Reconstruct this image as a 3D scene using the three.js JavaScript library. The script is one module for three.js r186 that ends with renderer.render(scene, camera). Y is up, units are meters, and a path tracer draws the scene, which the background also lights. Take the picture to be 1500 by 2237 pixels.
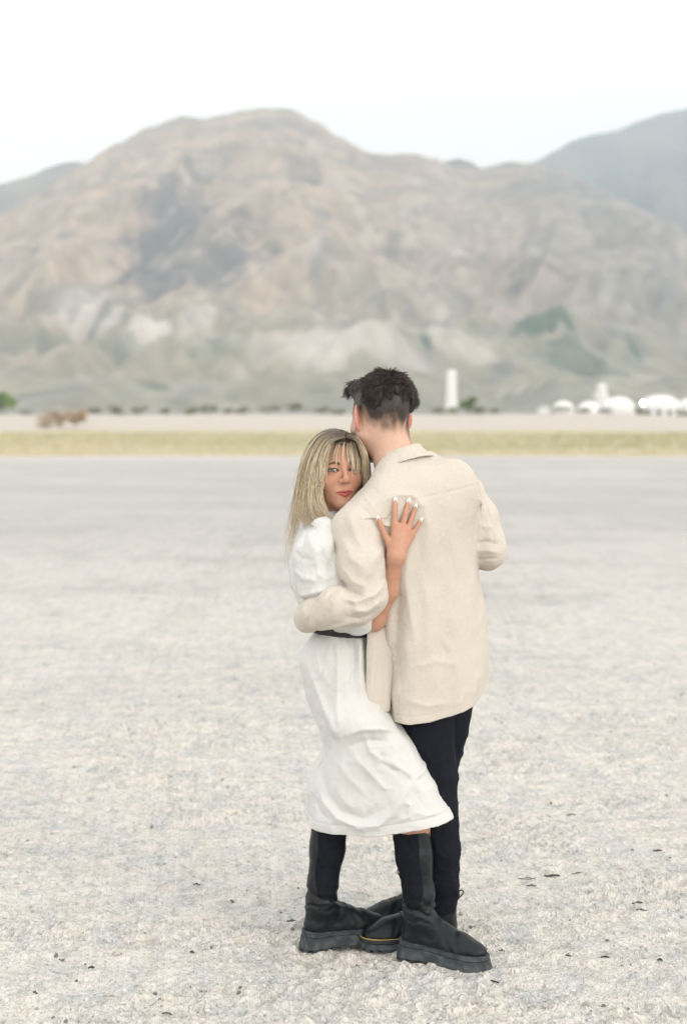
import * as THREE from 'three';
import { mergeGeometries } from 'three/addons/utils/BufferGeometryUtils.js';
import { createNoise3D, createNoise2D } from 'simplex-noise';

// ---------------------------------------------------------------- camera, sky, sun, exposure
const scene = new THREE.Scene();
const FOCAL = 3158, EYE = [0, 1.64, 4.53], PITCH = Math.atan(188.5 / FOCAL);
const camera = new THREE.PerspectiveCamera(2 * Math.atan(1118.5 / FOCAL) * 180 / Math.PI, 686 / 1024, 0.1, 30000);
camera.position.set(...EYE);
camera.rotation.x = -PITCH;
camera.focus = 4.46;
camera.userData.fStop = 2.2;
scene.add(camera);

const renderer = new THREE.WebGLRenderer({ antialias: true });
renderer.toneMapping = THREE.LinearToneMapping;
renderer.toneMappingExposure = 0.83;
renderer.shadowMap.enabled = true;

{ // a bright, thinly overcast evening sky: paler at the horizon, brighter overhead, a broad warm glow round the veiled sun
  const w = 256, h = 128, data = new Float32Array(w * h * 4);
  const sun = new THREE.Vector3(6, 4.2, 5).normalize(), d = new THREE.Vector3();
  for (let j = 0; j < h; j++) for (let i = 0; i < w; i++) {
    const el = ((j + 0.5) / h - 0.5) * Math.PI, az = ((i + 0.5) / w - 0.5) * 2 * Math.PI;
    d.set(Math.cos(el) * Math.cos(az), Math.sin(el), Math.cos(el) * Math.sin(az));
    const up = Math.max(0, d.y), g = Math.pow(Math.max(0, d.dot(sun)), 3) * 0.55;
    const l = 1.95 + 0.25 * up + 1.8 * Math.exp(-up * 6), k = (j * w + i) * 4;
    data[k] = l * (1.0 - 0.02 * up) + g * 1.05; data[k + 1] = l * (0.995 - 0.02 * up) + g * 0.86; data[k + 2] = l * (0.94 + 0.03 * up) + g * 0.66; data[k + 3] = 1;
  }
  const sky = new THREE.DataTexture(data, w, h, THREE.RGBAFormat, THREE.FloatType);
  sky.mapping = THREE.EquirectangularReflectionMapping;
  sky.magFilter = sky.minFilter = THREE.LinearFilter;
  sky.wrapS = THREE.RepeatWrapping;
  sky.needsUpdate = true;
  scene.background = sky;
  scene.environment = sky;
}
const sun = new THREE.DirectionalLight(new THREE.Color(1, 0.91, 0.79), 1.2);
sun.position.set(60, 42, 50);
sun.castShadow = true;
sun.shadow.radius = 50;
sun.shadow.mapSize.set(2048, 2048);
Object.assign(sun.shadow.camera, { left: -6, right: 6, top: 6, bottom: -6, near: 1, far: 200 });
scene.add(sun, sun.target);
scene.fog = new THREE.FogExp2(new THREE.Color(0.83, 0.925, 1.0), 0.00018);

// ---------------------------------------------------------------- helpers
let seed = 12345;
const rnd = () => { seed = (seed * 1664525 + 1013904223) >>> 0; return seed / 4294967296; };
const rr = (a, b) => a + (b - a) * rnd();
const n3 = createNoise3D(rnd), n2 = createNoise2D(rnd);
const clamp = (v, a = 0, b = 1) => v < a ? a : v > b ? b : v;
const lerp = (a, b, t) => a + (b - a) * t;
const sstep = (a, b, v) => { const t = clamp((v - a) / (b - a)); return t * t * (3 - 2 * t); };
const mix3 = (a, b, t) => [lerp(a[0], b[0], t), lerp(a[1], b[1], t), lerp(a[2], b[2], t)];
const fbm2 = (x, y, o = 4) => { let s = 0, a = 0.5; for (let i = 0; i < o; i++) { s += a * n2(x, y); x = x * 2.03 + 17; y = y * 2.03 - 9; a *= 0.5; } return s; };
const hyp = Math.hypot;

// a point of the place, found by where it is seen and the z plane it lies in; Wg: the same for points of the ground
const cP = Math.cos(PITCH), sP = Math.sin(PITCH);
const W = (px, py, z) => {
  const dx = (px - 750) / FOCAL, dy = (1118.5 - py) / FOCAL, ry = dy * cP - sP, rz = -dy * sP - cP, t = (z - EYE[2]) / rz;
  return [EYE[0] + dx * t, EYE[1] + ry * t, z];
};
const Wg = (px, py, h = 0) => {
  const dx = (px - 750) / FOCAL, dy = (1118.5 - py) / FOCAL, ry = dy * cP - sP, rz = -dy * sP - cP, t = (h - EYE[1]) / ry;
  return [EYE[0] + dx * t, h, EYE[2] + rz * t];
};

// signed distances
const smin = (a, b, k) => { const h = Math.max(k - Math.abs(a - b), 0) / k; return Math.min(a, b) - h * h * k * 0.25; };
const smax = (a, b, k) => -smin(-a, -b, k);
const cap = (x, y, z, a, b, ra, rb) => {
  const bx = b[0] - a[0], by = b[1] - a[1], bz = b[2] - a[2], px = x - a[0], py = y - a[1], pz = z - a[2];
  const t = clamp((px * bx + py * by + pz * bz) / (bx * bx + by * by + bz * bz));
  return hyp(px - bx * t, py - by * t, pz - bz * t) - (ra + (rb - ra) * t);
};
const ell = (x, y, z, rx, ry, rz) => {
  const k0 = hyp(x / rx, y / ry, z / rz), k1 = hyp(x / rx / rx, y / ry / ry, z / rz / rz);
  return k1 < 1e-9 ? -Math.min(rx, ry, rz) : k0 * (k0 - 1) / k1;
};
const chain = (pts, k = 0.02) => (x, y, z) => {          // pts: [x, y, z, r]
  let d = 1e3;
  for (let i = 0; i + 1 < pts.length; i++) { const c = cap(x, y, z, pts[i], pts[i + 1], pts[i][3], pts[i + 1][3]); d = d > 900 ? c : smin(d, c, k); }
  return d;
};
const WR = (px, py, z, r) => [...W(px, py, z), r];
// a body that stands upright, from rows [py, left px, right px, zc, half depth, squareness]; shear turns its cross-sections
function loft(rows, zref, shear = 0) {
  const R = rows.map(([py, l, r, zc, b, n]) => { const a = W(l, py, zref), c = W(r, py, zref); return [a[1], a[0], c[0], zc, b, n || 2.3]; }).sort((a, b) => a[0] - b[0]);
  const y0 = R[0][0], y1 = R[R.length - 1][0], N = 240, T = [];
  for (let i = 0; i <= N; i++) {
    const y = lerp(y0, y1, i / N); let k = 0; while (k < R.length - 2 && y > R[k + 1][0]) k++;
    const a = R[Math.max(0, k - 1)], b = R[k], c = R[k + 1], d = R[Math.min(R.length - 1, k + 2)], t = (y - b[0]) / (c[0] - b[0]), row = [];
    for (let q = 1; q < 6; q++) {
      const m1 = (c[q] - a[q]) / (c[0] - a[0]) * (c[0] - b[0]), m2 = (d[q] - b[q]) / (d[0] - b[0]) * (c[0] - b[0]), t2 = t * t, t3 = t2 * t;
      row.push((2 * t3 - 3 * t2 + 1) * b[q] + (t3 - 2 * t2 + t) * m1 + (-2 * t3 + 3 * t2) * c[q] + (t3 - t2) * m2);
    }
    T.push(row);
  }
  const f = (x, y, z) => {
    const s = clamp((y - y0) / (y1 - y0)) * N, i = Math.min(N - 1, s | 0), t = s - i, A = T[i], B = T[i + 1];
    const l = lerp(A[0], B[0], t), r = lerp(A[1], B[1], t), zc = lerp(A[2], B[2], t), b = lerp(A[3], B[3], t), n = lerp(A[4], B[4], t);
    const c = (l + r) / 2, a = (r - l) / 2, u = Math.abs((x - c) / a), v = Math.abs((z - zc - shear * (x - c)) / b);
    let d = (Math.pow(Math.pow(u, n) + Math.pow(v, n), 1 / n) - 1) * Math.min(a, b);
    if (y > y1) d = smax(d, y - y1, 0.02);
    if (y < y0) d = Math.max(d, y0 - y);
    return d;
  };
  f.zc = (x, y) => { const s = clamp((y - y0) / (y1 - y0)) * N, A = T[Math.round(s)]; return A[2] + shear * (x - (A[0] + A[1]) / 2); };
  return f;
}
// folds and seams: [[px, py], ...] lines in the plane z = zref, height of the fold (negative: a groove) and its width
function folds(list, zref) {
  const S = [];
  for (const [pts, amp, w, taper = 1] of list) {
    const P = pts.map(([a, b]) => W(a, b, zref)), n = P.length - 1;
    for (let i = 0; i < n; i++) S.push([P[i][0], P[i][1], P[i + 1][0], P[i + 1][1], amp, w, i / n, (i + 1) / n, taper, S.length && i ? 0 : 1]);
  }
  return (x, y) => {
    let sum = 0, best = 0;
    for (const s of S) {
      if (s[9]) { sum += best; best = 0; }
      const bx = s[2] - s[0], by = s[3] - s[1], px = x - s[0], py = y - s[1], t = clamp((px * bx + py * by) / (bx * bx + by * by)), dx = px - bx * t, dy = py - by * t;
      const q = (dx * dx + dy * dy) / (s[5] * s[5]);
      if (q > 7) continue;
      const g = lerp(s[6], s[7], t), fade = s[8] ? Math.min(1, 4 * g + 0.15, 4 * (1 - g) + 0.15) : 1, v = s[4] * Math.exp(-Math.pow(q, 0.8)) * fade;
      if (Math.abs(v) > Math.abs(best)) best = v;
    }
    return sum + best;
  };
}
// turns a signed distance into a mesh (surface nets on the blocks that the surface crosses)
function skin(f, lo, hi, h, color, lip = 1.7) {
  const nx = Math.ceil((hi[0] - lo[0]) / h) + 1, ny = Math.ceil((hi[1] - lo[1]) / h) + 1, nz = Math.ceil((hi[2] - lo[2]) / h) + 1, B = 6, sy = nx, sz = nx * ny;
  const val = new Float32Array(nx * ny * nz).fill(NaN), id = new Int32Array(nx * ny * nz).fill(-1), cells = [], pos = [];
  for (let k = 0; k < nz - 1; k += B) for (let j = 0; j < ny - 1; j += B) for (let i = 0; i < nx - 1; i += B) {
    if (Math.abs(f(lo[0] + (i + B / 2) * h, lo[1] + (j + B / 2) * h, lo[2] + (k + B / 2) * h)) > lip * B * h * 0.87 + h) continue;
    for (let c = k; c <= Math.min(k + B, nz - 1); c++) for (let b = j; b <= Math.min(j + B, ny - 1); b++) for (let a = i; a <= Math.min(i + B, nx - 1); a++) {
      const q = a + b * sy + c * sz;
      if (Number.isNaN(val[q])) val[q] = f(lo[0] + a * h, lo[1] + b * h, lo[2] + c * h);
    }
  }
  const off = [0, 1, sy, sy + 1, sz, sz + 1, sz + sy, sz + sy + 1], E = [[0, 1], [2, 3], [4, 5], [6, 7], [0, 2], [1, 3], [4, 6], [5, 7], [0, 4], [1, 5], [2, 6], [3, 7]];
  const g = [0, 0, 0], grad = (x, y, z, e) => { g[0] = f(x + e, y, z) - f(x - e, y, z); g[1] = f(x, y + e, z) - f(x, y - e, z); g[2] = f(x, y, z + e) - f(x, y, z - e); return g; };
  const nor = [], col = [], uv = [];
  for (let k = 0; k < nz - 1; k++) for (let j = 0; j < ny - 1; j++) for (let i = 0; i < nx - 1; i++) {
    const q = i + j * sy + k * sz; let neg = 0, bad = false;
    for (let c = 0; c < 8; c++) { const v = val[q + off[c]]; if (Number.isNaN(v)) { bad = true; break; } if (v < 0) neg++; }
    if (bad || neg === 0 || neg === 8) continue;
    let x = 0, y = 0, z = 0, n = 0;
    for (const [a, b] of E) {
      const va = val[q + off[a]], vb = val[q + off[b]];
      if ((va < 0) === (vb < 0)) continue;
      const t = va / (va - vb);
      x += lerp(a & 1, b & 1, t); y += lerp(a >> 1 & 1, b >> 1 & 1, t); z += lerp(a >> 2, b >> 2, t); n++;
    }
    x = lo[0] + (i + x / n) * h; y = lo[1] + (j + y / n) * h; z = lo[2] + (k + z / n) * h;
    grad(x, y, z, h * 0.5);
    const gl = hyp(...g) / h, v = f(x, y, z);
    if (gl > 0.2) { const s = clamp(v / gl, -h * 0.6, h * 0.6) / (gl * h); x -= s * g[0]; y -= s * g[1]; z -= s * g[2]; }
    const l = hyp(...g) || 1; nor.push(g[0] / l, g[1] / l, g[2] / l);
    id[q] = pos.length / 3; cells.push(q); pos.push(x, y, z);
    if (color) col.push(...color(x, y, z, g[0] / l, g[1] / l, g[2] / l));
    uv.push(x + z * 0.7, y + z * 0.4);
  }
  const ind = [];
  const quad = (a, b, c, d, flip) => { if (a < 0 || b < 0 || c < 0 || d < 0) return; flip ? ind.push(a, c, b, a, d, c) : ind.push(a, b, c, a, c, d); };
  for (const q of cells) {
    const v = val[q] < 0;
    if (v !== (val[q + 1] < 0) && q >= sy + sz) quad(id[q], id[q - sy], id[q - sy - sz], id[q - sz], v);
    if (v !== (val[q + sy] < 0) && q >= 1 + sz) quad(id[q], id[q - sz], id[q - 1 - sz], id[q - 1], v);
    if (v !== (val[q + sz] < 0) && q >= 1 + sy) quad(id[q], id[q - 1], id[q - 1 - sy], id[q - sy], v);
  }
  const ge = new THREE.BufferGeometry();
  ge.setAttribute('position', new THREE.Float32BufferAttribute(pos, 3));
  ge.setAttribute('normal', new THREE.Float32BufferAttribute(nor, 3));
  ge.setAttribute('uv', new THREE.Float32BufferAttribute(uv, 2));
  if (color) ge.setAttribute('color', new THREE.Float32BufferAttribute(col, 3));
  // each quad was written facing one way or the other; turn those that look inwards
  for (let t = 0; t < ind.length; t += 3) {
    const [a, b, c] = [ind[t] * 3, ind[t + 1] * 3, ind[t + 2] * 3];
    const ux = pos[b] - pos[a], uy = pos[b + 1] - pos[a + 1], uz = pos[b + 2] - pos[a + 2], vx = pos[c] - pos[a], vy = pos[c + 1] - pos[a + 1], vz = pos[c + 2] - pos[a + 2];
    if ((uy * vz - uz * vy) * nor[a] + (uz * vx - ux * vz) * nor[a + 1] + (ux * vy - uy * vx) * nor[a + 2] < 0) { const m = ind[t + 1]; ind[t + 1] = ind[t + 2]; ind[t + 2] = m; }
  }
  ge.setIndex(ind);
  return ge;
}
// many tapered locks as one geometry: curves are arrays of [x, y, z]
function locks(list, sides = 3) {   // list: {p: points, w: half width, c0, c1: colours root and tip}
  const pos = [], nor = [], col = [], uv = [], ind = [], T = new THREE.Vector3(), A = new THREE.Vector3(), Bn = new THREE.Vector3(), up = new THREE.Vector3(0.31, 0.2, 0.93);
  for (const { p, w, c0, c1, flat = 0.55, dye = 0.5 } of list) {
    const n = p.length, base = pos.length / 3;
    for (let i = 0; i < n; i++) {
      const a = p[Math.max(0, i - 1)], b = p[Math.min(n - 1, i + 1)], t = i / (n - 1);
      T.set(b[0] - a[0], b[1] - a[1], b[2] - a[2]).normalize();
      A.crossVectors(T, up).normalize(); Bn.crossVectors(A, T);
      const r = w * (t < 0.12 ? 0.55 + t * 3.75 : Math.pow(1 - (t - 0.12) / 0.88, 0.6) * 0.92 + 0.08), c = mix3(c0, c1, sstep(dye * 0.15, dye, t));
      for (let s = 0; s < sides; s++) {
        const an = s / sides * 2 * Math.PI, ca = Math.cos(an), sa = Math.sin(an);
        pos.push(p[i][0] + r * (ca * A.x + flat * sa * Bn.x), p[i][1] + r * (ca * A.y + flat * sa * Bn.y), p[i][2] + r * (ca * A.z + flat * sa * Bn.z));
        nor.push(ca * A.x + sa * Bn.x, ca * A.y + sa * Bn.y, ca * A.z + sa * Bn.z);
        col.push(...c); uv.push(s / sides, t);
      }
      if (i) for (let s = 0; s < sides; s++) { const q = base + (i - 1) * sides + s, u = base + (i - 1) * sides + (s + 1) % sides; ind.push(q, q + sides, u, u, q + sides, u + sides); }
    }
  }
  const g = new THREE.BufferGeometry();
  g.setAttribute('position', new THREE.Float32BufferAttribute(pos, 3)); g.setAttribute('normal', new THREE.Float32BufferAttribute(nor, 3));
  g.setAttribute('color', new THREE.Float32BufferAttribute(col, 3)); g.setAttribute('uv', new THREE.Float32BufferAttribute(uv, 2)); g.setIndex(ind);
  return g;
}
const spline = (pts, n) => new THREE.CatmullRomCurve3(pts.map(p => new THREE.Vector3(...p))).getPoints(n).map(v => [v.x, v.y, v.z]);
const taken = {};
const numbered = n => { const k = taken[n] = (taken[n] ?? -1) + 1; return k ? `${n}_${String(k).padStart(3, '0')}` : n; };
function part(name, g, m, parent) { const o = new THREE.Mesh(g, m); o.name = name; o.castShadow = o.receiveShadow = true; parent.add(o); return o; }
function tag(o, label, category, group, kind) { if (label) o.userData.label = label; if (category) o.userData.category = category; if (group) o.userData.group = group; if (kind) o.userData.kind = kind; return o; }
function thing(name, label, category, group) { const o = new THREE.Group(); o.name = numbered(name); scene.add(o); return tag(o, label, category, group); }
const mat = (r, g, b, rough = 0.9, more = {}) => { const m = new THREE.MeshStandardMaterial({ roughness: rough, ...more }); m.color.setRGB(r, g, b); return m; };
const phys = (r, g, b, rough, more = {}) => { const m = new THREE.MeshPhysicalMaterial({ roughness: rough, ...more }); m.color.setRGB(r, g, b); return m; };
// ---------------------------------------------------------------- ground
function tileNoise(N, cells, sd) { // wrapping value noise, N x N, 0..1
  let s = sd; const r = () => { s = (s * 1103515245 + 12345) >>> 0; return (s >>> 8) / 16777216; };
  const L = Float32Array.from({ length: cells * cells }, r), o = new Float32Array(N * N);
  for (let j = 0; j < N; j++) for (let i = 0; i < N; i++) {
    const x = i / N * cells, y = j / N * cells, a = x | 0, b = y | 0, u = x - a, v = y - b, p = u * u * (3 - 2 * u), q = v * v * (3 - 2 * v), a1 = (a + 1) % cells, b1 = (b + 1) % cells;
    o[j * N + i] = lerp(lerp(L[b * cells + a], L[b * cells + a1], p), lerp(L[b1 * cells + a], L[b1 * cells + a1], p), q);
  }
  return o;
}
function dataTex(N, fn, srgb) {
  const d = new Uint8Array(N * N * 4);
  for (let i = 0; i < N * N; i++) { const c = fn(i); d[i * 4] = clamp(c[0]) * 255; d[i * 4 + 1] = clamp(c[1]) * 255; d[i * 4 + 2] = clamp(c[2]) * 255; d[i * 4 + 3] = 255; }
  const t = new THREE.DataTexture(d, N, N); t.wrapS = t.wrapT = THREE.RepeatWrapping; t.magFilter = THREE.LinearFilter; t.minFilter = THREE.LinearMipmapLinearFilter; t.generateMipmaps = true;
  if (srgb) t.colorSpace = THREE.SRGBColorSpace; t.needsUpdate = true; return t;
}
const GN = 1024, gA = tileNoise(GN, 256, 3), gB = tileNoise(GN, 96, 7), gC = tileNoise(GN, 32, 11), gD = tileNoise(GN, 12, 19), gE = tileNoise(GN, 512, 23);
const crust = i => 0.28 * gA[i] + 0.3 * gB[i] + 0.22 * gC[i] + 0.1 * gD[i] + 0.1 * gE[i];
const crustColor = dataTex(GN, i => {
  const v = crust(i), shadeFleck = 0.45 * sstep(0.70, 0.86, gA[i] * 0.5 + gB[i] * 0.5) * sstep(0.42, 0.72, gC[i]), k = 0.83 + 0.45 * (v - 0.5) + 0.14 * (gE[i] - 0.5);  // dark flecks: the shade of small pits put into the crust colour
  const warm = 0.03 * (gD[i] - 0.5) + 0.02 * (gC[i] - 0.5);
  return [(k + warm) * (1 - 0.40 * shadeFleck) + 0.1, k * (1 - 0.42 * shadeFleck) + 0.1, (k - warm) * (1 - 0.45 * shadeFleck) + 0.1];
}, true);
const crustBump = dataTex(GN, i => { const v = 0.4 * gA[i] + 0.35 * gB[i] + 0.25 * gE[i]; return [v, v, v]; });

const soilHeight = (x, z) => {            // relief of the dry lake bed and of the land beyond it
  const far = Math.max(0, -z - 20);
  let h = 0.010 * fbm2(x * 1.3, z * 1.9, 2);
  if (far < 30) {
    const k = 1 - far / 30, ridge = 1 - Math.abs(n2(x * 3.1 + 40, z * 5.6)), lump = fbm2(x * 9, z * 13, 3), tread = sstep(0.05, 0.45, n2(x * 0.7 + 9, z * 1.1 - 5)), fl = fbm2(x * 2.6 + 0.5 * n2(x * 5, z * 7), z * 4.6, 4), fk = fbm2(x * 7 + 50, z * 12, 3);
    h += k * (-0.009 + 0.006 * sstep(0.05, 0.09, fl) + 0.005 * sstep(-0.22, -0.18, fl) + (0.3 + 0.9 * tread) * 0.008 * sstep(0.16, 0.24, fk) - 0.008 * tread * sstep(0.2, 0.3, -fk));
    h += k * (0.006 * lump * (0.35 + tread) + 0.008 * tread * ridge * ridge * n2(x * 17, z * 26) + 0.0026 * n2(x * 38, z * 52) * (0.4 + tread));
  }
  h += 0.6 * sstep(70, 300, -z);
  if (z < -70) h += 0.12 * fbm2(x * 0.05, z * 0.08, 3) * sstep(70, 110, -z);
  const dune = sstep(300, 430, -z + 14 * n2(x * 0.006, 3)); h += 4.4 * dune + 0.7 * dune * fbm2(x * 0.02, z * 0.02, 3);
  h += 8 * sstep(500, 1300, -z);
  return h;
};
// little heaps of soil pushed up round the soles
const heaps = [];
const groundHeight = (x, z) => { let h = soilHeight(x, z); if (z > -1 && z < 1) for (const [a, b, r, k] of heaps) { const q = ((x - a) ** 2 + (z - b) ** 2) / (r * r); if (q < 5) h += k * Math.exp(-q) * (1 + 0.5 * n2(x * 45, z * 45)); } return h; };
for (const [px, py, r, k] of [[1058, 2138, 0.022, 0.016], [1040, 2148, 0.02, 0.012], [768, 2096, 0.02, 0.024], [742, 2110, 0.025, 0.012], [655, 2108, 0.03, 0.008], [990, 2152, 0.04, 0.008], [880, 2120, 0.03, 0.012], [780, 2112, 0.03, 0.012]]) { const p = Wg(px, py); heaps.push([p[0], p[2], r, k]); }
{
  const axis = (a, b, step, outA, outB, grow) => {
    const v = []; for (let t = a; t <= b; t += step) v.push(t);
    let s = step, t = v[0]; const head = []; while (t > outA) { s = Math.min(s * grow, 60); t -= s; head.unshift(t); }
    s = step; t = v[v.length - 1]; while (t < outB) { s = Math.min(s * grow, 60); t += s; v.push(t); }
    return [...head, ...v];
  };
  const xs = axis(-1.5, 1.5, 0.0095, -1500, 1500, 1.06), zs = axis(-3.2, 1.35, 0.0095, -1500, 300, 1.05), nx = xs.length, nz = zs.length;
  const pos = new Float32Array(nx * nz * 3), col = new Float32Array(nx * nz * 3), uv = new Float32Array(nx * nz * 2), ind = [];
  const pale = [0.635, 0.605, 0.567], grey = [0.49, 0.473, 0.443], dim = [0.44, 0.427, 0.42], olive = [0.42, 0.415, 0.37], straw = [0.56, 0.485, 0.34], green = [0.37, 0.375, 0.23], sand = [0.56, 0.505, 0.44], sage = [0.22, 0.235, 0.22];
  for (let j = 0; j < nz; j++) for (let i = 0; i < nx; i++) {
    const x = xs[i], z = zs[j], k = j * nx + i, d = -z;
    pos[k * 3] = x; pos[k * 3 + 1] = groundHeight(x, z); pos[k * 3 + 2] = z; uv[k * 2] = x / 1.31; uv[k * 2 + 1] = z / 1.31;
    let c = pale;
    const bands = fbm2(x * 0.16 + 3, z * 0.34, 3), fine = fbm2(x * 1.7 + 0.4 * n2(x, z), z * 5.6 + 8, 4);
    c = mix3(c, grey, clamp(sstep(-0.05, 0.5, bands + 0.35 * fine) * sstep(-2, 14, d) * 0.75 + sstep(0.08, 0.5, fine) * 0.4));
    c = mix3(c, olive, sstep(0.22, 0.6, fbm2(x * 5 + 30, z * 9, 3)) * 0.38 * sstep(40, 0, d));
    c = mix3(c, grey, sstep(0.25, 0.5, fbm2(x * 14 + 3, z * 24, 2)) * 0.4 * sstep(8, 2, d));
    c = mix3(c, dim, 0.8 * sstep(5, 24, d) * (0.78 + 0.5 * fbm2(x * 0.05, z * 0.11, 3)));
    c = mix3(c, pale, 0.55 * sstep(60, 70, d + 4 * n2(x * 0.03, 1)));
    const e = d + 5 * n2(x * 0.04, 7) + 2 * n2(x * 0.2, 3);
    c = mix3(c, straw, sstep(69, 76, e));
    c = mix3(c, green, sstep(80, 100, e + 30 * fbm2(x * 0.02, z * 0.012, 3)) * (0.5 + 0.5 * n2(x * 0.015 + 5, z * 0.02)));
    c = mix3(c, straw, sstep(170, 260, e) * 0.7);
    c = mix3(c, sand, sstep(270, 330, e + 25 * n2(x * 0.012, 5)));
    c = mix3(c, sage, sstep(470, 560, e + 60 * n2(x * 0.008, 2)) * 0.9);
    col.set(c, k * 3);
  }
  for (let j = 0; j + 1 < nz; j++) for (let i = 0; i + 1 < nx; i++) { const a = j * nx + i; ind.push(a, a + nx, a + 1, a + 1, a + nx, a + nx + 1); }
  const g = new THREE.BufferGeometry();
  g.setAttribute('position', new THREE.BufferAttribute(pos, 3)); g.setAttribute('color', new THREE.BufferAttribute(col, 3)); g.setAttribute('uv', new THREE.BufferAttribute(uv, 2)); g.setIndex(ind); g.computeVertexNormals();
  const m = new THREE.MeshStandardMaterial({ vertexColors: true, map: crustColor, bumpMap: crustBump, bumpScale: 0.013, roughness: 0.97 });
  tag(part('ground', g, m, scene), 'pale cracked dry lake bed running out to a strip of grass', 'ground', null, 'structure');
}

// ---------------------------------------------------------------- mountains
function interp(T, x) { if (x <= T[0][0]) return T[0][1]; for (let i = 0; i + 1 < T.length; i++) if (x <= T[i + 1][0]) { const t = (x - T[i][0]) / (T[i + 1][0] - T[i][0]); return lerp(T[i][1], T[i + 1][1], t * t * (3 - 2 * t) * 0.5 + t * 0.5); } return T[T.length - 1][1]; }
const ridgeTable = (list, z) => list.map(([px, py]) => { const p = W(px, py, z); return [p[0], p[1]]; });
const MAIN = ridgeTable([[-1500, 700], [-900, 640], [-400, 560], [-150, 520], [0, 480], [60, 452], [130, 408], [200, 353], [260, 312], [330, 277], [400, 253], [440, 259], [490, 251], [530, 241], [600, 236], [640, 239], [690, 265], [740, 300], [810, 334], [850, 338], [900, 335], [945, 346], [985, 366], [1050, 372], [1100, 362], [1160, 356], [1230, 374], [1290, 400], [1340, 440], [1400, 482], [1500, 522], [1700, 590], [2100, 640], [3000, 720]], -4000);
const Z0 = -1150, ZR = -4000;
const mountainHeight = (x, z) => {
  const wob = 160 * n2(x * 0.0011, z * 0.0008), R = interp(MAIN, x + (1 - clamp((Z0 - z) / (Z0 - ZR))) * wob), t = (Z0 - z) / (Z0 - ZR);
  if (t <= 0) return 12 + 60 * t - 6;
  if (t > 1) return R - (t - 1) * 900 * (1 + 0.3 * n2(x * 0.002, z * 0.002));
  const prof = Math.pow(t, 1.55) * 0.62 + 0.38 * sstep(0.25, 1.0, t), mid = Math.sin(Math.PI * Math.pow(t, 0.8)) * (1 - sstep(0.86, 1, t));
  const u = x + 0.35 * z + 120 * n2(x * 0.0015, z * 0.0015), gully = 1 - Math.abs(n2(u * 0.0026, z * 0.0009)), small = 1 - Math.abs(n2(u * 0.008 + 5, z * 0.0030)), rill = 1 - Math.abs(n2(u * 0.019 + 2.2 * n2(x * 0.004, z * 0.004), z * 0.006)), edge = n2(x * 0.03, z * 0.02), hills = fbm2(x * 0.0013 + 8, z * 0.0016, 3);
  return 12 + (R - 12) * prof + mid * (52 * (gully - 0.62) + 22 * (small - 0.6) + 10 * (rill - 0.6) + 3 * edge + 85 * hills) + (1 - mid) * 6 * fbm2(x * 0.02, z * 0.02, 2) * t;
};
const sighted = (px, py) => {            // where on the mountain side a spot of the photograph lies
  const a = W(px, py, 0), b = W(px, py, -100), dx = (b[0] - a[0]) / 100, dy = (b[1] - a[1]) / 100;
  for (let d = 1000; d < 4100; d += 8) { const x = a[0] + dx * d, y = a[1] + dy * d; if (y < mountainHeight(x, -d)) return [x, -d]; }
  return [a[0] + dx * 4000, -4000];
};
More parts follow.
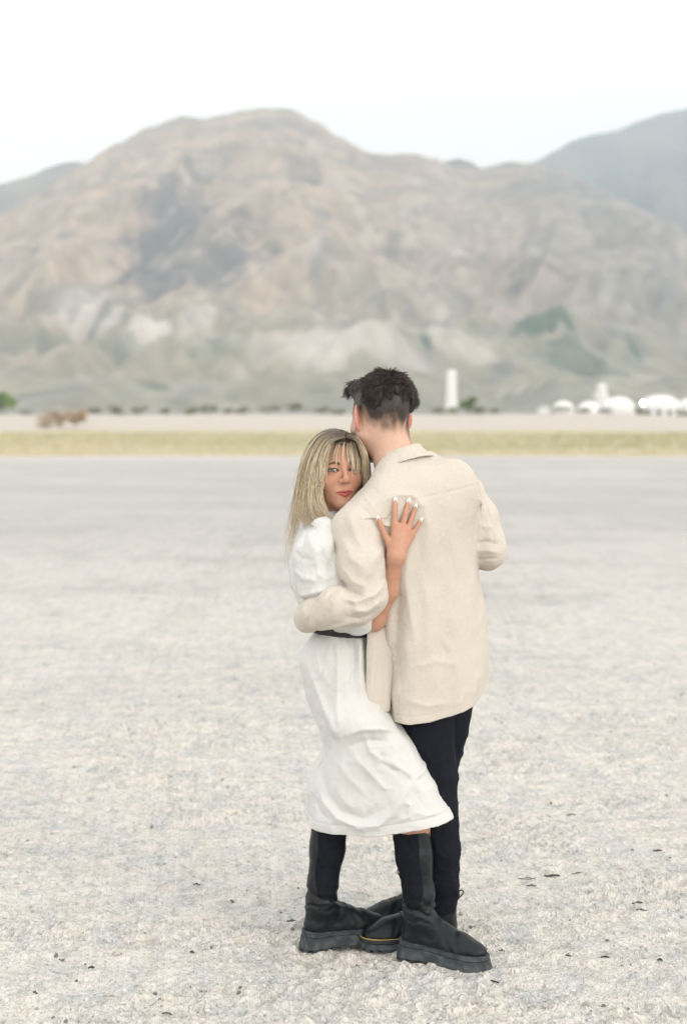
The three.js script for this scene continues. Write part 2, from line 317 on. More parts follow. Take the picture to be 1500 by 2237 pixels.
{
  // rock, scree and scrub that the photograph shows on the slopes: [px, py, radius across, radius along, colour, weight]
  const shadeBlueRock = [0.105, 0.122, 0.142], scree = [0.62, 0.56, 0.51], scrub = [0.085, 0.13, 0.095], dry = [0.47, 0.375, 0.30], tan = [0.37, 0.30, 0.245], sage = [0.20, 0.205, 0.175], shadeBlueSlate = [0.155, 0.175, 0.195];  // the dark stone tones also carry the blue of the shaded slopes
  const spots = [[370, 480, 95, 180, shadeBlueRock, 0.9], [400, 545, 150, 150, shadeBlueRock, 0.8], [480, 590, 130, 70, shadeBlueRock, 0.6], [180, 660, 75, 70, scree, 0.9], [320, 715, 60, 60, scree, 0.9], [245, 705, 35, 40, scree, 0.8], [430, 680, 50, 40, scree, 0.6], [600, 770, 110, 45, scree, 0.55], [720, 760, 90, 50, scree, 0.6], [850, 745, 120, 40, scree, 0.5], [1000, 750, 110, 40, scree, 0.45],
    [1190, 690, 50, 40, scrub, 1], [1165, 722, 50, 35, scrub, 1], [1225, 680, 30, 30, scrub, 1], [1380, 755, 18, 25, scrub, 1], [930, 755, 18, 22, scrub, 0.9], [1260, 800, 130, 60, scrub, 0.75], [660, 385, 60, 50, shadeBlueRock, 0.55], [700, 465, 30, 30, shadeBlueRock, 0.7], [870, 565, 35, 50, shadeBlueRock, 0.65], [1170, 570, 60, 50, shadeBlueRock, 0.5], [1340, 520, 70, 80, shadeBlueRock, 0.45], [1250, 400, 120, 70, shadeBlueSlate, 0.6], [1100, 430, 100, 80, shadeBlueSlate, 0.4],
    [640, 270, 140, 50, shadeBlueSlate, 0.55], [400, 262, 90, 40, shadeBlueSlate, 0.45], [830, 355, 40, 60, shadeBlueSlate, 0.5], [1000, 640, 60, 30, shadeBlueRock, 0.4], [250, 760, 160, 40, scrub, 0.45], [60, 740, 120, 50, scrub, 0.4], [40, 570, 60, 40, shadeBlueRock, 0.4], [150, 640, 120, 60, sage, 0.6], [470, 755, 100, 40, scrub, 0.35], [330, 845, 40, 16, scrub, 0.5], [1420, 660, 90, 50, shadeBlueRock, 0.35], [760, 560, 40, 25, shadeBlueRock, 0.3], [760, 655, 160, 40, sage, 0.4]
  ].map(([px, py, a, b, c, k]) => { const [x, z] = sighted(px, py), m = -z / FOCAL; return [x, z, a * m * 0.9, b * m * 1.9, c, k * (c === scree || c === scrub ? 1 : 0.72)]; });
  const build = (name, label, x0, x1, z0, z1, nx, nz, height, color) => {
    const pos = [], col = [], ind = [];
    for (let j = 0; j <= nz; j++) for (let i = 0; i <= nx; i++) { const x = lerp(x0, x1, i / nx), z = lerp(z0, z1, j / nz); pos.push(x, height(x, z), z); col.push(...color(x, z)); }
    for (let j = 0; j < nz; j++) for (let i = 0; i < nx; i++) { const a = j * (nx + 1) + i; ind.push(a, a + 1, a + nx + 1, a + 1, a + nx + 2, a + nx + 1); }
    const g = new THREE.BufferGeometry(); g.setAttribute('position', new THREE.Float32BufferAttribute(pos, 3)); g.setAttribute('color', new THREE.Float32BufferAttribute(col, 3)); g.setIndex(ind); g.computeVertexNormals();
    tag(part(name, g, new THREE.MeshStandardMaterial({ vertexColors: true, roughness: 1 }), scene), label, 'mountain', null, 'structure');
  };
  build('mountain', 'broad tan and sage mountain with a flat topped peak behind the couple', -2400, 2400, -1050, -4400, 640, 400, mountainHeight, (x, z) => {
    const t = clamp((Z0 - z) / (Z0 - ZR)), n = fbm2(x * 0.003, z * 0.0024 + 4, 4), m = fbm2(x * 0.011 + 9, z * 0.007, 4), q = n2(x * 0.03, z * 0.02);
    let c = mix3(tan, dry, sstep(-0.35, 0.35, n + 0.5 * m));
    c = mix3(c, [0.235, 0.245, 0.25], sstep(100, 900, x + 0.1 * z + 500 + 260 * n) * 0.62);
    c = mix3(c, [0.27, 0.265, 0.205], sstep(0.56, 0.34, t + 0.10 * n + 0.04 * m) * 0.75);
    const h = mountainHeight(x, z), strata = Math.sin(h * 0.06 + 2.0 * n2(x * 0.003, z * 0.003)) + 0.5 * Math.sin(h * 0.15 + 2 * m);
    c = mix3(c, shadeBlueSlate, sstep(0.7, 1.4, strata + 0.4 * m) * sstep(0.55, 0.8, t) * 0.5);
    c = mix3(c, shadeBlueSlate, sstep(0.12, 0.5, fbm2((x + 0.35 * z) * 0.010, z * 0.003, 3)) * 0.42);
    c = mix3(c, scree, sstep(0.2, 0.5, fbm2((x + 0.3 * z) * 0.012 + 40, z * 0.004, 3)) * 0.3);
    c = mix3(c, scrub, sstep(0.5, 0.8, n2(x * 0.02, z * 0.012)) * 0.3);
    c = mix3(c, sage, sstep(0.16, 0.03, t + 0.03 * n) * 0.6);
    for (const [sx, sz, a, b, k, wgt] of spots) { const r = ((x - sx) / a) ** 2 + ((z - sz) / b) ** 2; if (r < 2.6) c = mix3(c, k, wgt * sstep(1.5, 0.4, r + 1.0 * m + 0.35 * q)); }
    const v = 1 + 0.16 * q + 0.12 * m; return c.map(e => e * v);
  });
  const farTable = ridgeTable([[600, 560], [900, 470], [1080, 410], [1170, 352], [1210, 330], [1255, 304], [1300, 292], [1345, 285], [1400, 262], [1450, 246], [1500, 237], [1560, 222], [1700, 215], [1900, 250], [2300, 380], [3200, 520]], -7600);
  const leftTable = ridgeTable([[-1200, 520], [-500, 470], [-200, 440], [-60, 412], [0, 400], [60, 384], [110, 362], [150, 351], [190, 354], [240, 372], [330, 420], [500, 520], [700, 640]], -6200);
  const smallTable = ridgeTable([[880, 420], [940, 365], [975, 352], [1000, 346], [1025, 352], [1050, 368], [1075, 362], [1110, 353], [1150, 357], [1200, 390], [1300, 440]], -5200);
  const ridge = (T, zr, len, amp) => (x, z) => { const t = (z - zr) / len, R = interp(T, x); return t < 0 ? R + t * 500 : R * Math.pow(1 - clamp(t), 1.1) + Math.sin(Math.PI * clamp(t)) * amp * (0.5 - Math.abs(n2(x * 0.0022, z * 0.0012)) + 0.6 * fbm2(x * 0.003, z * 0.003, 3)); };
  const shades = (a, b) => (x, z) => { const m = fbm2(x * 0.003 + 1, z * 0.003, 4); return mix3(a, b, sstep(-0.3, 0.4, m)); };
  build('mountain_001', 'blue hazy mountain rising at the right edge behind the main one', -700, 6200, -4700, -8000, 220, 90, ridge(farTable, -7600, 2900, 240), shades([0.12, 0.15, 0.175], [0.20, 0.205, 0.20]));  // blue of haze and shade is put into these base tones
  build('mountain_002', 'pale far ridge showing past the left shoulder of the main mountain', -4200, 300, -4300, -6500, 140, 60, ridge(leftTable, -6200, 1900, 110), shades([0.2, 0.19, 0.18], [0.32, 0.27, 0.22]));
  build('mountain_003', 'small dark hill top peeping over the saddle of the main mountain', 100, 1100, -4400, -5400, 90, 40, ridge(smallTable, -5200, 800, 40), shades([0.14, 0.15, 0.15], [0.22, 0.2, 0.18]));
  taken.mountain = 3;
}
// ---------------------------------------------------------------- far side of the flat: scrub, tanks, tower
const gy = (x, z) => groundHeight(x, z);
const standing = (px, z) => { const x = W(px, 900, z)[0]; return [x, gy(x, z), z]; };
function leafClumps(n, rx, ry, rz, size, c0, c1, yBase) { // a crown of leaf sized faces in loose clumps
  const pos = [], col = [], ind = [], cl = Array.from({ length: 9 + (rnd() * 5 | 0) }, () => { const a = rr(0, 6.28), r = Math.sqrt(rnd()) * 0.75, y = rr(-0.5, 0.85); return [Math.cos(a) * r * rx, y * ry, Math.sin(a) * r * rz, rr(0.28, 0.5)]; });
  for (let i = 0; i < n; i++) {
    const c = cl[rnd() * cl.length | 0], u = rr(0, 6.28), v = Math.acos(rr(-1, 1)), q = Math.cbrt(rnd()) * c[3], x = c[0] + q * rx * Math.sin(v) * Math.cos(u), y = Math.max(yBase + ry + c[1] + q * ry * Math.cos(v), 0.02), z = c[2] + q * rz * Math.sin(v) * Math.sin(u);
    const a = new THREE.Vector3(rr(-1, 1), rr(-1, 1), rr(-1, 1)).normalize().multiplyScalar(size * rr(0.6, 1.3)), b = new THREE.Vector3(rr(-1, 1), rr(-0.4, 1), rr(-1, 1)).normalize().multiplyScalar(size * rr(0.6, 1.3)), k = pos.length / 3, t = mix3(c0, c1, rnd());
    pos.push(x, y, z, x + a.x, y + a.y, z + a.z, x + a.x + b.x, y + a.y + b.y, z + a.z + b.z, x + b.x, y + b.y, z + b.z); ind.push(k, k + 1, k + 2, k, k + 2, k + 3); for (let s = 0; s < 4; s++) col.push(...t);
  }
  const g = new THREE.BufferGeometry(); g.setAttribute('position', new THREE.Float32BufferAttribute(pos, 3)); g.setAttribute('color', new THREE.Float32BufferAttribute(col, 3)); g.setIndex(ind); g.computeVertexNormals(); return g;
}
const leafM = new THREE.MeshStandardMaterial({ vertexColors: true, roughness: 0.9, side: THREE.DoubleSide }), barkM = mat(0.12, 0.09, 0.07, 0.95);
function limbs(h, r, n, spread) {
  const gs = [new THREE.CylinderGeometry(r * 0.55, r, h * 0.6, 7, 3)]; gs[0].translate(0, h * 0.3, 0);
  for (let i = 0; i < n; i++) { const a = i / n * 6.28 + rr(-0.4, 0.4), p = spline([[0, h * rr(0.15, 0.5), 0], [Math.cos(a) * spread * 0.4, h * rr(0.5, 0.65), Math.sin(a) * spread * 0.4], [Math.cos(a) * spread * 0.8, h * rr(0.75, 0.95), Math.sin(a) * spread * 0.8]], 5); gs.push(new THREE.TubeGeometry(new THREE.CatmullRomCurve3(p.map(q => new THREE.Vector3(...q))), 5, r * 0.35, 5)); }
  return mergeGeometries(gs);
}
function bush(name, label, category, group, px, z, w, h, c0, c1, tree) {
  const o = thing(name, label, category, group), p = standing(px, z); o.position.set(...p); o.rotation.y = rr(0, 6);
  part(tree ? 'trunk' : 'stem', limbs(h * 0.8, h * (tree ? 0.035 : 0.02), 6, w * 0.4), barkM, o);
  part(tree ? 'crown' : 'foliage', leafClumps(tree ? 2600 : 700, w / 2, h * (tree ? 0.4 : 0.48), w / 2 * 0.9, h * (tree ? 0.06 : 0.09), c0, c1, tree ? h * 0.2 : 0), leafM, o);
  return o;
}
const NTH = ['leftmost', 'second', 'third', 'fourth', 'fifth', 'sixth', 'seventh', 'eighth', 'ninth', 'tenth', 'eleventh', 'twelfth', 'thirteenth'], nth = i => i ? `${NTH[i]} from the left` : 'leftmost';
const G0 = [0.10, 0.17, 0.06], G1 = [0.20, 0.27, 0.10], S0 = [0.13, 0.13, 0.09], S1 = [0.27, 0.26, 0.17], D0 = [0.36, 0.26, 0.18], D1 = [0.52, 0.40, 0.28];
bush('tree', 'bright green tree cut by the left edge of the picture', 'tree', null, 6, -430, 11, 6.4, [0.14, 0.24, 0.07], [0.26, 0.36, 0.13], true);
bush('tree', 'green tree growing beside the white tower', 'tree', null, 1022, -560, 10, 7.4, G0, G1, true);
for (const [px, w, h, l] of [[102, 4.6, 2.5, 'left'], [132, 5.2, 3.1, 'middle'], [166, 4.8, 3.5, 'right']]) bush('dry_bush', `rusty brown dry bush on the sand, ${l} one of the three at the left`, 'bush', 'brown bushes at the left', px, -318 - rr(0, 12), w * 1.5, h * 1.25, D0, D1);
for (const [i, [px, w, h]] of [[58, 3, 1.1], [205, 3.4, 1.6], [254, 4.4, 1.8], [303, 4.6, 1.7], [360, 3.2, 1.6], [418, 3.6, 1.7], [455, 4.2, 1.8], [497, 3.6, 1.4], [530, 4, 1.7], [588, 5.4, 1.8], [640, 5, 2.1], [706, 4.4, 1.7], [735, 4, 1.6]].entries())
  bush('sage_shrub', `low grey green shrub on the bank left of the couple, ${nth(i)}`, 'shrub', 'shrubs along the bank left of the couple', px, -395 - rr(0, 40), w * 1.5, h * 1.5, S0, S1);
for (const [i, [px, w, h]] of [[962, 4, 1.8], [990, 4, 1.7], [1046, 5, 2], [1076, 3.4, 1.3]].entries()) bush('sage_shrub', `low grey green shrub below the white tower, ${nth(i)} of four`, 'shrub', 'shrubs below the tower', px, -400 - rr(0, 30), w * 1.4, h * 1.4, S0, S1);
for (const [i, [px, w, h]] of [[1228, 5, 1.6], [1275, 4, 1.4], [1322, 4, 1.5], [1398, 4, 1.8], [1490, 4, 1.5]].entries()) bush('sage_shrub', `low grey green shrub in front of the white tanks, ${nth(i)} of five`, 'shrub', 'shrubs before the tanks', px, -400 - rr(0, 30), w * 1.4, h * 1.4, S0, S1);

const whiteM = mat(0.80, 0.78, 0.75, 0.55), offM = mat(0.72, 0.70, 0.67, 0.7), darkM = mat(0.10, 0.11, 0.12, 0.6), steelM = mat(0.45, 0.46, 0.47, 0.45, { metalness: 0.6 });
function tank(label, px, z, r, h, doors) {
  const o = thing('storage_tank', label, 'tank', 'white domed tanks'); o.position.set(...standing(px, z));
  const wall = h * 0.38, pr = [[r, -1], [r, wall]]; for (let i = 1; i <= 12; i++) { const a = i / 12 * Math.PI / 2; pr.push([Math.max(0.01, r * Math.cos(a)), wall + (h - wall) * Math.sin(a)]); }
  part('shell', new THREE.LatheGeometry(pr.map(q => new THREE.Vector2(...q)), 40), whiteM, o);
  const rim = new THREE.TorusGeometry(r + 0.04, 0.12, 6, 48); rim.rotateX(Math.PI / 2); rim.translate(0, wall, 0); part('ring_beam', rim, offM, o);
  const vent = new THREE.LatheGeometry([[0.01, 0.7], [0.5, 0.6], [0.35, 0.3], [0.35, -0.2]].map(q => new THREE.Vector2(...q)), 14); vent.translate(0, h, 0); part('vent', vent, steelM, o);
  for (let i = 0; i < doors; i++) { const a = lerp(-0.75, 0.75, doors > 1 ? i / (doors - 1) : 0.5), d = new THREE.CylinderGeometry(r + 0.06, r + 0.06, wall * 0.75, 8, 1, true, -0.11 + a, 0.22); d.translate(0, wall * 0.375, 0); part('door', d, darkM, o); }
}
tank('white domed storage tank standing furthest left in the row', 1229, -600, 4.7, 6.6, 0);
tank('white domed storage tank, second from the left in the row', 1285, -610, 5.2, 6.7, 0);
tank('wide white domed tank right of the pale silo', 1350, -620, 7.3, 9.0, 0);
tank('widest white domed tank, with dark doors along its foot', 1440, -625, 9.2, 9.3, 4);
tank('white domed tank cut by the right edge of the picture', 1508, -640, 6.4, 8.0, 0);
{ const o = thing('silo', 'pale narrow silo standing among the white tanks', 'silo'); o.position.set(...standing(1313, -640));
  part('shaft', new THREE.LatheGeometry([[3.3, -1], [3.3, 9.5], [2.3, 10.4], [2.3, 13.6]].map(q => new THREE.Vector2(...q)), 28), offM, o);
  part('cap', new THREE.LatheGeometry([[2.45, 13.6], [2.45, 13.9], [1.2, 14.8], [0.01, 15]].map(q => new THREE.Vector2(...q)), 28), whiteM, o);
  const b = new THREE.BoxGeometry(2.2, 1.2, 2.2); b.translate(-2.6, 10.1, 0); part('hoist_house', b, whiteM, o); }
{ const o = thing('low_shed', 'low white shed beside the leftmost tank', 'shed'); o.position.set(...standing(1187, -600));
  const b = new THREE.BoxGeometry(4.8, 3.4, 4); b.translate(0, 1.2, 0); part('wall', b, offM, o);
  const s = new THREE.Shape([[-2.7, 0], [2.7, 0], [0, 1.1]].map(q => new THREE.Vector2(...q))), g = new THREE.ExtrudeGeometry(s, { depth: 4.5, bevelEnabled: false }); g.translate(0, 2.9, -2.25); part('roof', g, whiteM, o); }
{ const o = thing('tower', 'tall white tapering tower rising over the trees right of the couple', 'tower'); o.position.set(...standing(985, -600));
  part('plinth', new THREE.LatheGeometry([[3.4, -1], [3.4, 1.4], [2.9, 1.8], [2.9, 2.2]].map(q => new THREE.Vector2(...q)), 4, Math.PI / 4), offM, o);
  part('shaft', new THREE.LatheGeometry([[2.55, 2.2], [2.2, 9], [1.95, 18.3]].map(q => new THREE.Vector2(...q)), 24), whiteM, o);
  part('cap', new THREE.LatheGeometry([[2.1, 18.3], [2.1, 18.8], [1.6, 19.3], [0.01, 19.6]].map(q => new THREE.Vector2(...q)), 24), whiteM, o);
  const a = new THREE.BoxGeometry(4.2, 3.0, 4); a.translate(-4.2, 0.9, 0.4); part('annexe', a, offM, o);
  const r2 = new THREE.BoxGeometry(4.6, 0.25, 4.4); r2.translate(-4.2, 2.53, 0.4); part('annexe_roof', r2, whiteM, o); }
{ const o = thing('added_light_spot', 'bright round spot before the widest tank, made as an added glowing disc on a stand', 'light_spot'); o.position.set(...standing(1403, -590));  // glowing disc, its stand and light are added for a far bright spot
  const added_post = new THREE.CylinderGeometry(0.09, 0.13, 5.6, 8); added_post.translate(0, 2.8, 0); part('added_post', added_post, steelM, o);
  const added_hood = new THREE.LatheGeometry([[0.02, -0.35], [0.3, -0.3], [0.52, 0]].map(q => new THREE.Vector2(...q)), 20); added_hood.rotateX(Math.PI / 2); added_hood.translate(0, 5.7, 0); part('added_hood', added_hood, steelM, o);
  const glow_disc = new THREE.SphereGeometry(0.46, 20, 12, 0, 6.3, 0, 1.2); glow_disc.rotateX(Math.PI / 2); glow_disc.translate(0, 5.7, -0.1);
  const m = mat(0.9, 0.9, 0.85, 0.3); m.emissive.setRGB(1, 0.97, 0.9); m.emissiveIntensity = 25; part('glow_disc', glow_disc, m, o);
  const l = new THREE.PointLight(new THREE.Color(1, 0.97, 0.9), 400, 60); l.position.set(0, 5.7, 0.7); l.castShadow = true; o.add(l); }
{ // grass on the far shore: nobody could count the tufts
  const gs = []; for (let i = 0; i < 9; i++) { const a = rr(0, 6.28), l = rr(0.5, 1), b = new THREE.BufferGeometry(), w = 0.05, x = rr(-0.25, 0.25), z = rr(-0.25, 0.25), dx = Math.cos(a) * 0.3, dz = Math.sin(a) * 0.3; b.setAttribute('position', new THREE.Float32BufferAttribute([x - w * dz * 3, 0, z + w * dx * 3, x + w * dz * 3, 0, z - w * dx * 3, x + dx * l, l, z + dz * l], 3)); b.setIndex([0, 1, 2]); b.computeVertexNormals(); gs.push(b); }
  const im = new THREE.InstancedMesh(mergeGeometries(gs), new THREE.MeshStandardMaterial({ roughness: 0.9, side: THREE.DoubleSide }), 16000), M = new THREE.Object3D(), c = new THREE.Color();
  for (let i = 0; i < 16000; i++) {
    const z = -73 - Math.pow(rnd(), 1.4) * 150, x = rr(-1, 1) * (24 - z * 0.42), s = rr(0.12, 0.34) * (1 + 0.8 * sstep(80, 140, -z)); M.position.set(x, gy(x, z) - 0.02, z); M.rotation.y = rr(0, 6.28); M.scale.set(s * 1.8, s, s * 1.8); M.updateMatrix(); im.setMatrixAt(i, M.matrix);
    const t = clamp(0.45 + 0.7 * fbm2(x * 0.03, z * 0.03, 3) + rr(-0.2, 0.2)) * sstep(70, 92, -z); c.setRGB(lerp(0.58, 0.36, t), lerp(0.50, 0.37, t), lerp(0.34, 0.21, t)); im.setColorAt(i, c);
  }
  im.name = 'grass'; im.castShadow = im.receiveShadow = true; scene.add(im); tag(im, 'straw and green grass along the far edge of the lake bed', 'grass', null, 'stuff');
}
// ---------------------------------------------------------------- heads and hands
const skinM = new THREE.MeshPhysicalMaterial({ vertexColors: true, roughness: 0.52, sheen: 0.25, sheenRoughness: 0.6, specularIntensity: 0.7 });
const hairM = new THREE.MeshPhysicalMaterial({ vertexColors: true, roughness: 0.46, specularIntensity: 0.7 });
const EX = 0.031, EYZ = [-0.001, 0.0735], ER = 0.0128;     // eyes of the head below
// a head in its own space: face towards +z, top +y, its left side +x; eyes at y = 0
function headField(man, neck) {
  const jw = man ? 0.052 : 0.045, ch = man ? -0.106 : -0.1;
  return (x, y, z) => {
    const ax = Math.abs(x);
    let d = ell(x, y - 0.028, z + 0.012, 0.0735, 0.086, 0.098);
    if (d > 0.09) return neck ? Math.min(d - 0.02, neck(x, y, z)) : d - 0.02;
    d = smin(d, ell(x, y + 0.028, z - 0.026, 0.061, 0.08, 0.06), 0.03);
    d = smin(d, cap(ax, y, z, [jw, -0.056, 0.006], [0.013, ch, 0.064], 0.018, 0.0145), 0.028);
    d = smin(d, hyp(x, y - ch, z - 0.0715) - (man ? 0.017 : 0.0145), 0.018);
    d = smin(d, ell(ax - 0.037, y + 0.031, z - 0.054, 0.026, 0.023, 0.022), 0.022);
    d = smin(d, cap(ax, y, z, [0.013, 0.0205, 0.0815], [0.047, 0.0185, 0.063], man ? 0.0095 : 0.0075, 0.006), 0.016);
    d = smin(d, ell(x, y + 0.066, z - 0.066, 0.031, 0.026, 0.0225), 0.018);
    d = smax(d, -ell(ax - EX, y - 0.001, z - 0.0965, 0.0185, 0.0105, 0.0125), 0.014);
    d = smin(d, cap(x, y, z, [0, 0.013, 0.0845], [0, -0.023, 0.1035], 0.0055, man ? 0.0085 : 0.0068), 0.011);
    d = smin(d, hyp(x, y + 0.0295, z - 0.1035) - (man ? 0.011 : 0.0092), 0.008);
    d = smin(d, hyp(ax - (man ? 0.0135 : 0.0112), y + 0.0325, z - 0.0945) - 0.0072, 0.007);
    d = smax(d, -ell(ax - 0.0056, y + 0.0395, z - 0.0985, 0.0034, 0.0034, 0.0045), 0.002);
    // lids: a ball round the eye with an almond opening
    const ex = ax - EX;
    d = smin(d, hyp(ex, y - EYZ[0], z - EYZ[1]) - 0.0147, 0.006);
    const s = clamp(1 - (ex / 0.0148) ** 2), up = -0.0012 + 0.0056 * Math.pow(s, 0.7) + ex * 0.07, dn = -0.0012 - 0.0036 * Math.pow(s, 0.8) + ex * 0.07;
    if (s > 0 && z > 0.07) d = Math.max(d, Math.min(up - y, y - dn, 0.0148 - Math.abs(ex)));
    // lips
    d = smin(d, cap(ax, y, z, [0.0045, -0.0632, 0.0895], [0.0255, -0.0660, 0.0755], 0.0056, 0.0028), 0.004);
    d = smin(d, cap(ax, y, z, [0, -0.0735, 0.0885], [0.0225, -0.0683, 0.0770], 0.0066, 0.0028), 0.004);
    d += 0.0018 * Math.exp(-(((y + 0.0675 - ax * 0.06) / 0.0014) ** 2)) * (ax < 0.025 && z > 0.06 ? 1 : 0);
    return neck ? smin(d, neck(x, y, z), 0.03) : d;
  };
}
const ownSpace = (M, pts) => { const i = M.clone().invert(), s = new THREE.Vector3().setFromMatrixScale(i).x; return pts.map(p => { const v = new THREE.Vector3(p[0], p[1], p[2]).applyMatrix4(i); return [v.x, v.y, v.z, p[3] * s]; }); };
function faceColor(base, o = {}) {
  const lip = o.lip || [0.40, 0.10, 0.085], brow = o.brow || [0.07, 0.045, 0.032];
  return (x, y, z) => {
    const ax = Math.abs(x), q = n3(x * 60, y * 60, z * 60) * 0.035 + n3(x * 220, y * 220, z * 220) * 0.03;
    let c = base.map((v, i) => v * (1 + q * (i === 0 ? 0.7 : 1.2)));
    if (z > 0.02) {
      c = mix3(c, [base[0] * 1.0, base[1] * 0.78, base[2] * 0.74], 0.55 * Math.exp(-(((ax - 0.04) / 0.02) ** 2) - ((y + 0.03) / 0.018) ** 2) + 0.3 * Math.exp(-((x / 0.012) ** 2) - ((y + 0.03) / 0.012) ** 2));
      const ml = sstep(0.0290, 0.0255, ax), yl = y + 0.0675 - ax * 0.05, top = 0.0078 * (1 - (ax / 0.0295) ** 2) - 0.0016 * Math.exp(-((ax / 0.004) ** 2)), bot = -0.0115 * (1 - (ax / 0.029) ** 2);
      if (z > 0.06) c = mix3(c, lip, (o.lips ?? 1) * ml * sstep(top + 0.0008, top - 0.0006, yl) * sstep(bot - 0.001, bot + 0.0006, yl));
      const bt = clamp((ax - 0.0125) / 0.037), by = 0.0180 + 0.0055 * Math.sin(Math.PI * Math.pow(bt, 1.15)) - 0.005 * bt * bt, bh = lerp(0.0054, 0.0028, bt) * (1 + 0.25 * n3(x * 500, y * 300, 0));
      if (ax > 0.011 && ax < 0.05) c = mix3(c, brow, 0.93 * sstep(bh, bh * 0.55, Math.abs(y - by)) * sstep(0.011, 0.016, ax) * sstep(0.0505, 0.044, ax));
      const ex = ax - EX, s = clamp(1 - (ex / 0.0165) ** 2), up = -0.0012 + 0.0056 * Math.pow(s, 0.7) + ex * 0.07, dn = -0.0012 - 0.0036 * Math.pow(s, 0.8) + ex * 0.07;
      if (s > 0) {
        c = mix3(c, [base[0] * 0.62, base[1] * 0.48, base[2] * 0.42], (o.eyeshade ?? 0.6) * sstep(up + 0.008, up + 0.001, y) * sstep(dn - 0.004, dn, y));
        c = mix3(c, [0.018, 0.013, 0.011], 0.96 * sstep(0.0023, 0.0014, Math.abs(y - up - 0.0008)) * sstep(0.0, 0.12, s + (ex > 0 ? 0.1 : 0)));
        c = mix3(c, [0.05, 0.03, 0.025], 0.6 * sstep(0.0014, 0.0006, Math.abs(y - dn + 0.0004)) * (ex > -0.006 ? 1 : 0.3));
      }
    }
    return o.hair ? o.hair(x, y, z, c) : c;
  };
}
function eyeball(parent, Mx, side, gaze, iris) {
  const g = new THREE.SphereGeometry(ER, 56, 44), P = g.attributes.position, col = [], gz = new THREE.Vector3(...gaze).normalize(), v = new THREE.Vector3();
  for (let i = 0; i < P.count; i++) {
    v.fromBufferAttribute(P, i).normalize(); const a = Math.acos(clamp(v.dot(gz), -1, 1)), t = Math.atan2(v.y, v.x);
    col.push(...(a < 0.17 ? [0.006, 0.006, 0.006] : a < 0.56 ? (a > 0.47 ? iris.map(e => e * 0.4) : iris.map(e => e * (0.8 + 0.5 * Math.abs(Math.sin(t * 17))))) : [0.43, 0.39, 0.36]));
  }
  g.setAttribute('color', new THREE.Float32BufferAttribute(col, 3)); g.translate(side * EX, EYZ[0], EYZ[1]); g.applyMatrix4(Mx);
  return part('eye', g, eyeM, parent);
}
const eyeM = new THREE.MeshPhysicalMaterial({ vertexColors: true, roughness: 0.12, clearcoat: 1, clearcoatRoughness: 0.05 });
const placedHead = (o, ry, rx, rz, s) => new THREE.Matrix4().compose(new THREE.Vector3(...o), new THREE.Quaternion().setFromEuler(new THREE.Euler(rx, ry, rz, 'YXZ')), new THREE.Vector3(s, s, s));
// a hand from its joints: wrist, five chains of [x, y, z, r] rooted in the palm
function handField(wrist, fingers) {
  const palm = fingers.map(c => [wrist, c[0]]);
  return (x, y, z) => {
    let d = 1e3;
    palm.forEach(([a, b], i) => { const c = cap(x, y, z, a, b, a[3] * 0.62, b[3] * (i ? 1.25 : 1.15)); d = d > 900 ? c : smin(d, c, 0.016); });
    let e = 1e3;
    for (const c of fingers) for (let i = 0; i + 1 < c.length; i++) e = Math.min(e, cap(x, y, z, c[i], c[i + 1], c[i][3], c[i + 1][3]));
    return smin(d, e, 0.005);
  };
}
// a relaxed hand at the end of an arm: along u, palm facing p, thumb towards t
function simpleHand(w, u, p, t, s, curl) {
  const at = (a, b, c, r) => [0, 1, 2].map(i => w[i] + s * (u[i] * a + t[i] * b + p[i] * c)).concat(r * s), F = [];
  F.push([at(0.03, 0.026, 0.008, 0.013), at(0.055, 0.048, 0.018, 0.0115), at(0.078, 0.06, 0.03, 0.0095), at(0.098, 0.064, 0.04, 0.008)]);
  [[0.03, 1], [0.01, 1.1], [-0.01, 1.04], [-0.028, 0.82]].forEach(([b, l]) => { const k = curl; F.push([at(0.092, b, 0, 0.0105), at(0.092 + 0.042 * l, b * 1.15, 0.012 * k * l, 0.0092), at(0.092 + 0.066 * l, b * 1.2, 0.03 * k * l, 0.0085), at(0.092 + 0.082 * l, b * 1.2, 0.05 * k * l, 0.0072)]); });
  return [handField([...w, 0.03 * s], F), F];
}
const bounds = (pts, m) => [[0, 1, 2].map(i => Math.min(...pts.map(p => p[i])) - m), [0, 1, 2].map(i => Math.max(...pts.map(p => p[i])) + m)];
const unit = v => { const l = hyp(...v); return v.map(e => e / l); };
const handBox = (F, w) => bounds([...F.flat(), w], 0.03);

// ---------------------------------------------------------------- the man: shapes
const SH = -0.34;     // he stands turned a little: his left side is nearer
const backLoft = loft([
  [986, 846, 945, 0.0, 0.062, 2.2], [1008, 826, 985, 0.0, 0.082, 2.3], [1034, 814, 1028, 0.0, 0.105, 2.4], [1062, 798, 1046, 0.002, 0.122, 2.5], [1100, 772, 1052, 0.006, 0.135, 2.6],
  [1150, 772, 1049, 0.006, 0.140, 2.6], [1220, 795, 1047, 0.002, 0.136, 2.6], [1300, 826, 1057, -0.004, 0.132, 2.6], [1380, 838, 1067, -0.004, 0.135, 2.6], [1450, 846, 1070, -0.004, 0.140, 2.6], [1510, 847, 1068, -0.004, 0.142, 2.6], [1600, 848, 1060, -0.004, 0.142, 2.6]], 0.03, SH);
const mShoulderL = [WR(816, 1121, 0.075, 0.067), WR(783, 1158, 0.115, 0.077), WR(788, 1235, 0.165, 0.074), WR(797, 1300, 0.185, 0.066)];
const mSleeveL = chain(mShoulderL, 0.03);
const mForeL = chain([WR(799, 1297, 0.185, 0.064), WR(778, 1318, 0.195, 0.064), WR(735, 1324, 0.205, 0.059), WR(694, 1340, 0.180, 0.048), WR(674, 1350, 0.125, 0.042), WR(672, 1353, 0.06, 0.040), WR(676, 1354, -0.03, 0.036)], 0.02);
